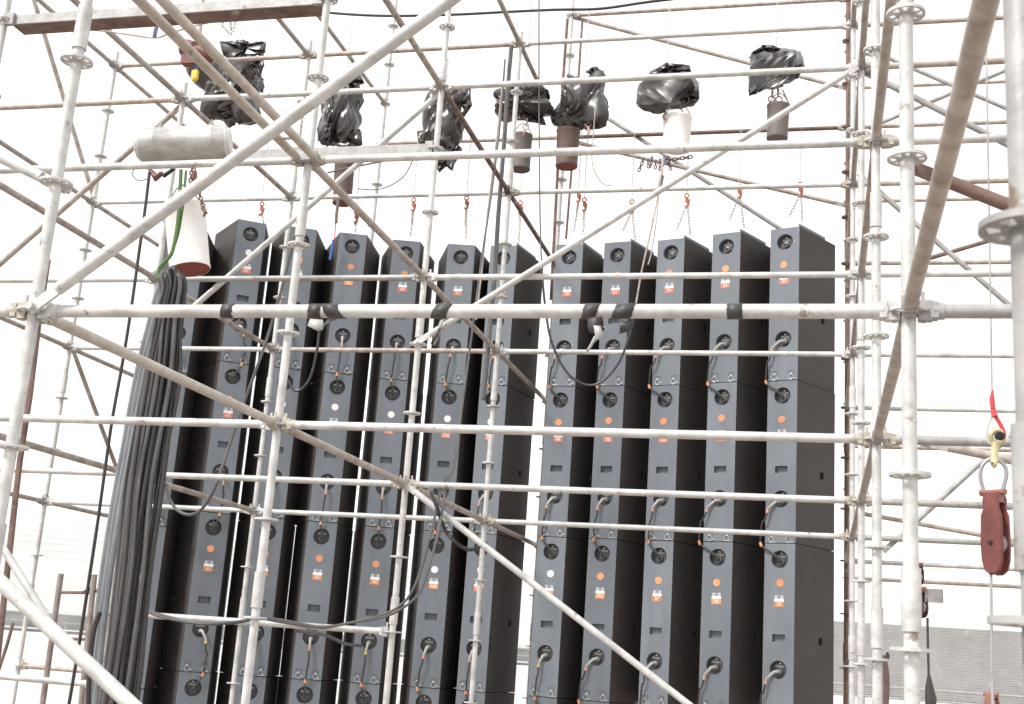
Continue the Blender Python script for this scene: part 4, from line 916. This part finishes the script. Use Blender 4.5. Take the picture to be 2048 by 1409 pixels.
# ------------------------------------------------------------------ rigging at the right
def pulley(label, x, ytop, ybot, wpx, Y, M):  # yawed so that both cheeks and the sheave between them show
    p = at(x, (ytop + ybot) / 2, Y); k = pxm(x, (ytop + ybot) / 2, Y); H = (ybot - ytop) * k; W = wpx * k
    t = thing('pulley_block', label, 'pulley block', p); t.rotation_euler = (0, 0, rad(-42)); W *= .80
    for s in (-1, 1):                       # two cheek plates, rounded at the bottom
        mb = MB(); prof = []
        pr = [(-.30, .5), (.30, .5), (.36, .42), (.34, .30), (.46, .22), (.48, .05), (.50, -.15), (.46, -.34), (.34, -.46), (.15, -.5), (-.15, -.5), (-.34, -.46), (-.46, -.34), (-.50, -.15), (-.48, .05), (-.46, .22), (-.34, .30), (-.36, .42)]
        n = len(pr); y0 = s * W * .20; y1 = s * W * .34
        mb.add([(a * W, y0, b * H) for a, b in pr] + [(a * W * .93, y1, b * H * .96) for a, b in pr], [tuple(range(n)) if s > 0 else tuple(reversed(range(n))), tuple(reversed(range(n, 2 * n))) if s > 0 else tuple(range(n, 2 * n))] + [((i, i + n, (i + 1) % n + n, (i + 1) % n) if s > 0 else ((i + 1) % n, (i + 1) % n + n, i + n, i)) for i in range(n)])
        mb.build('cheek_plate', M, t, 30)
    mb = MB(); mb.lathe((0, -W * .2, -H * .12), (0, 1, 0), [(.001, 0), (W * .40, 0), (W * .40, W * .05), (W * .33, W * .2), (W * .40, W * .35), (W * .40, W * .4), (.001, W * .4)], 24); mb.build('sheave', GALVD, t)
    mb = MB(); mb.lathe((0, -W * .42, -H * .12), (0, 1, 0), [(.001, 0), (W * .09, 0), (W * .09, W * .84), (.001, W * .84)], 12); mb.build('axle_pin', BLACK, t)
    mb = MB(); mb.box((0, 0, H * .43), (W * .66, W * .5, H * .11)); mb.tube((-W * .62, 0, H * .50), (W * .5, 0, H * .50), W * .13, 10); mb.build('head_fitting', mat('worn red brown fitting', (.34, .15, .11), .5, .2), t, 30)
    return t
YP = 1.1
pulley('red steel pulley block hanging beside the near blurred upright', 1991, 985, 1150, 62, YP, RED)
p = at(1987, 945, YP); k = pxm(1987, 945, YP)
t = thing('shackle', 'grey steel bow shackle joining the red pulley block and the gold swivel', 'shackle', p)
mb = MB(); pts = [at(x, y, YP) - p for x, y in ((1968, 984), (1962, 962), (1961, 944), (1967, 928), (1980, 919), (1994, 920), (2008, 930), (2013, 946), (2010, 964), (2004, 984))]
mb.path(smooth(pts, 4), 4.2 * k, 10); mb.build('bow', mat('grey shackle steel', (.34, .33, .36), .4, .4), t)
mb = MB(); mb.tube(at(1958, 985, YP) - p, at(2012, 985, YP) - p, 5 * k, 10); mb.build('shackle_pin', mat('worn red brown fitting', (.34, .15, .11)), t)
p = at(1990, 900, YP)
t = thing('gold_swivel', 'pale gold swivel eye between the red sling and the shackle', 'swivel', p)
mb = MB(); mb.torus(at(1994, 874, YP) - p, FWD, 13 * k, 5.5 * k, 18, 8); mb.path([at(1992, 886, YP) - p, at(1989, 905, YP) - p, at(1988, 926, YP) - p], [9 * k, 7 * k, 9 * k], 10); mb.torus(at(1988, 926, YP) - p, RIGHT, 7 * k, 4 * k, 14, 8); mb.build('eye', GOLD, t)
mb = MB(); mb.lathe(at(1997, 872, YP - .03) - p, -FWD, [(.001, 0), (9 * k, 0), (9 * k, 10 * k), (.001, 11 * k)], 14); mb.build('bolt', BLACK, t)
p = at(1986, 820, YP)
t = thing('red_sling', 'red sling with pale loop hanging on a thin wire at right', 'sling', p)
mb = MB(); mb.path([at(1985, 780, YP) - p, at(1984, 800, YP) - p, at(1986, 818, YP) - p], [2 * k, 5.5 * k, 5 * k], 10); mb.path([at(1986, 818, YP) - p, at(1989, 834, YP) - p], [4 * k, 7.5 * k], 10); mb.path(smooth([at(1990, 832, YP) - p, at(2000, 848, YP) - p, at(2008, 866, YP) - p, at(2006, 876, YP) - p], 4), 4.2 * k, 8); mb.build('red_webbing', REDS, t)
mb = MB(); mb.path(smooth([at(1984, 832, YP) - p, at(1976, 850, YP) - p, at(1973, 870, YP) - p, at(1978, 884, YP) - p, at(1988, 888, YP) - p], 4), 3.2 * k, 8); mb.build('steel_thimble', GALV, t)
cable('wire_rope', 'long thin wire holding the red sling at right', [(1972, -20), (1974, 200), (1978, 400), (1981, 600), (1984, 785)], .0035, GALVD, YP, cat='wire', k=2)
cable('wire_rope', 'wire hanging from the red pulley block to the bottom edge', [(1982, 1148), (1983, 1250), (1984, 1330), (1986, 1430)], .0055, GALVD, YP, cat='wire', k=2)
mbp = pulley('small rusty red block at the foot of the wire in bottom right', 1984, 1390, 1440, 36, YP + .2, mat('orange red block', (.26, .13, .10), .6))
YQ = 2.6
pulley('dark red brown pulley block half hidden behind the right upright', 1838, 1178, 1236, 40, YQ, mat('dark maroon block', (.085, .04, .05), .5, scale=9, col2=(.05, .03, .045)))
pulley('small dark red shackle block just above the dark red brown one', 1838, 1128, 1170, 22, YQ, mat('dark maroon block', (.085, .04, .05)))
p = at(1868, 1192, YQ)
t = thing('sign_plate', 'small grey plate behind the dark red brown pulley block', 'plate', p); mb = MB(); mb.box((0, 0, 0), (.085, .02, .065)); mb.build('plate', GALVD, t, 0)
cable('wire_rope', 'dark wire with wedge socket hanging from the dark red brown block', [(1855, 1236), (1856, 1300), (1858, 1360), (1860, 1430)], .006, BLKC, YQ, cat='wire', k=2)
p = at(1859, 1390, YQ)
t = thing('wedge_socket', 'dark wedge shaped socket on the wire at the bottom right', 'rope socket', p); mb = MB(); mb.path([at(1858, 1352, YQ) - p, at(1859, 1375, YQ) - p, at(1862, 1400, YQ) - p, at(1860, 1430, YQ) - p], [.008, .020, .028, .022], 10); mb.build('socket_body', BLKC, t)
YS = 4.3
cable('brown_strap', 'tapering brown sheet hanging behind the cluster upright at the bottom right', [(1762, 1312), (1766, 1330), (1769, 1360), (1768, 1400), (1765, 1440)], [.02] * 0 or .03, BUCKR, YS, cat='strap')
t = thing('black_hook', 'black hook above the brown strap near the bottom right', 'hook', at(1766, 1312, YS)); mb = MB(); mb.torus((0, 0, 0), (0, 1, 0), .03, .010, 14, 6, .8); mb.build('hook_body', BLKC, t)
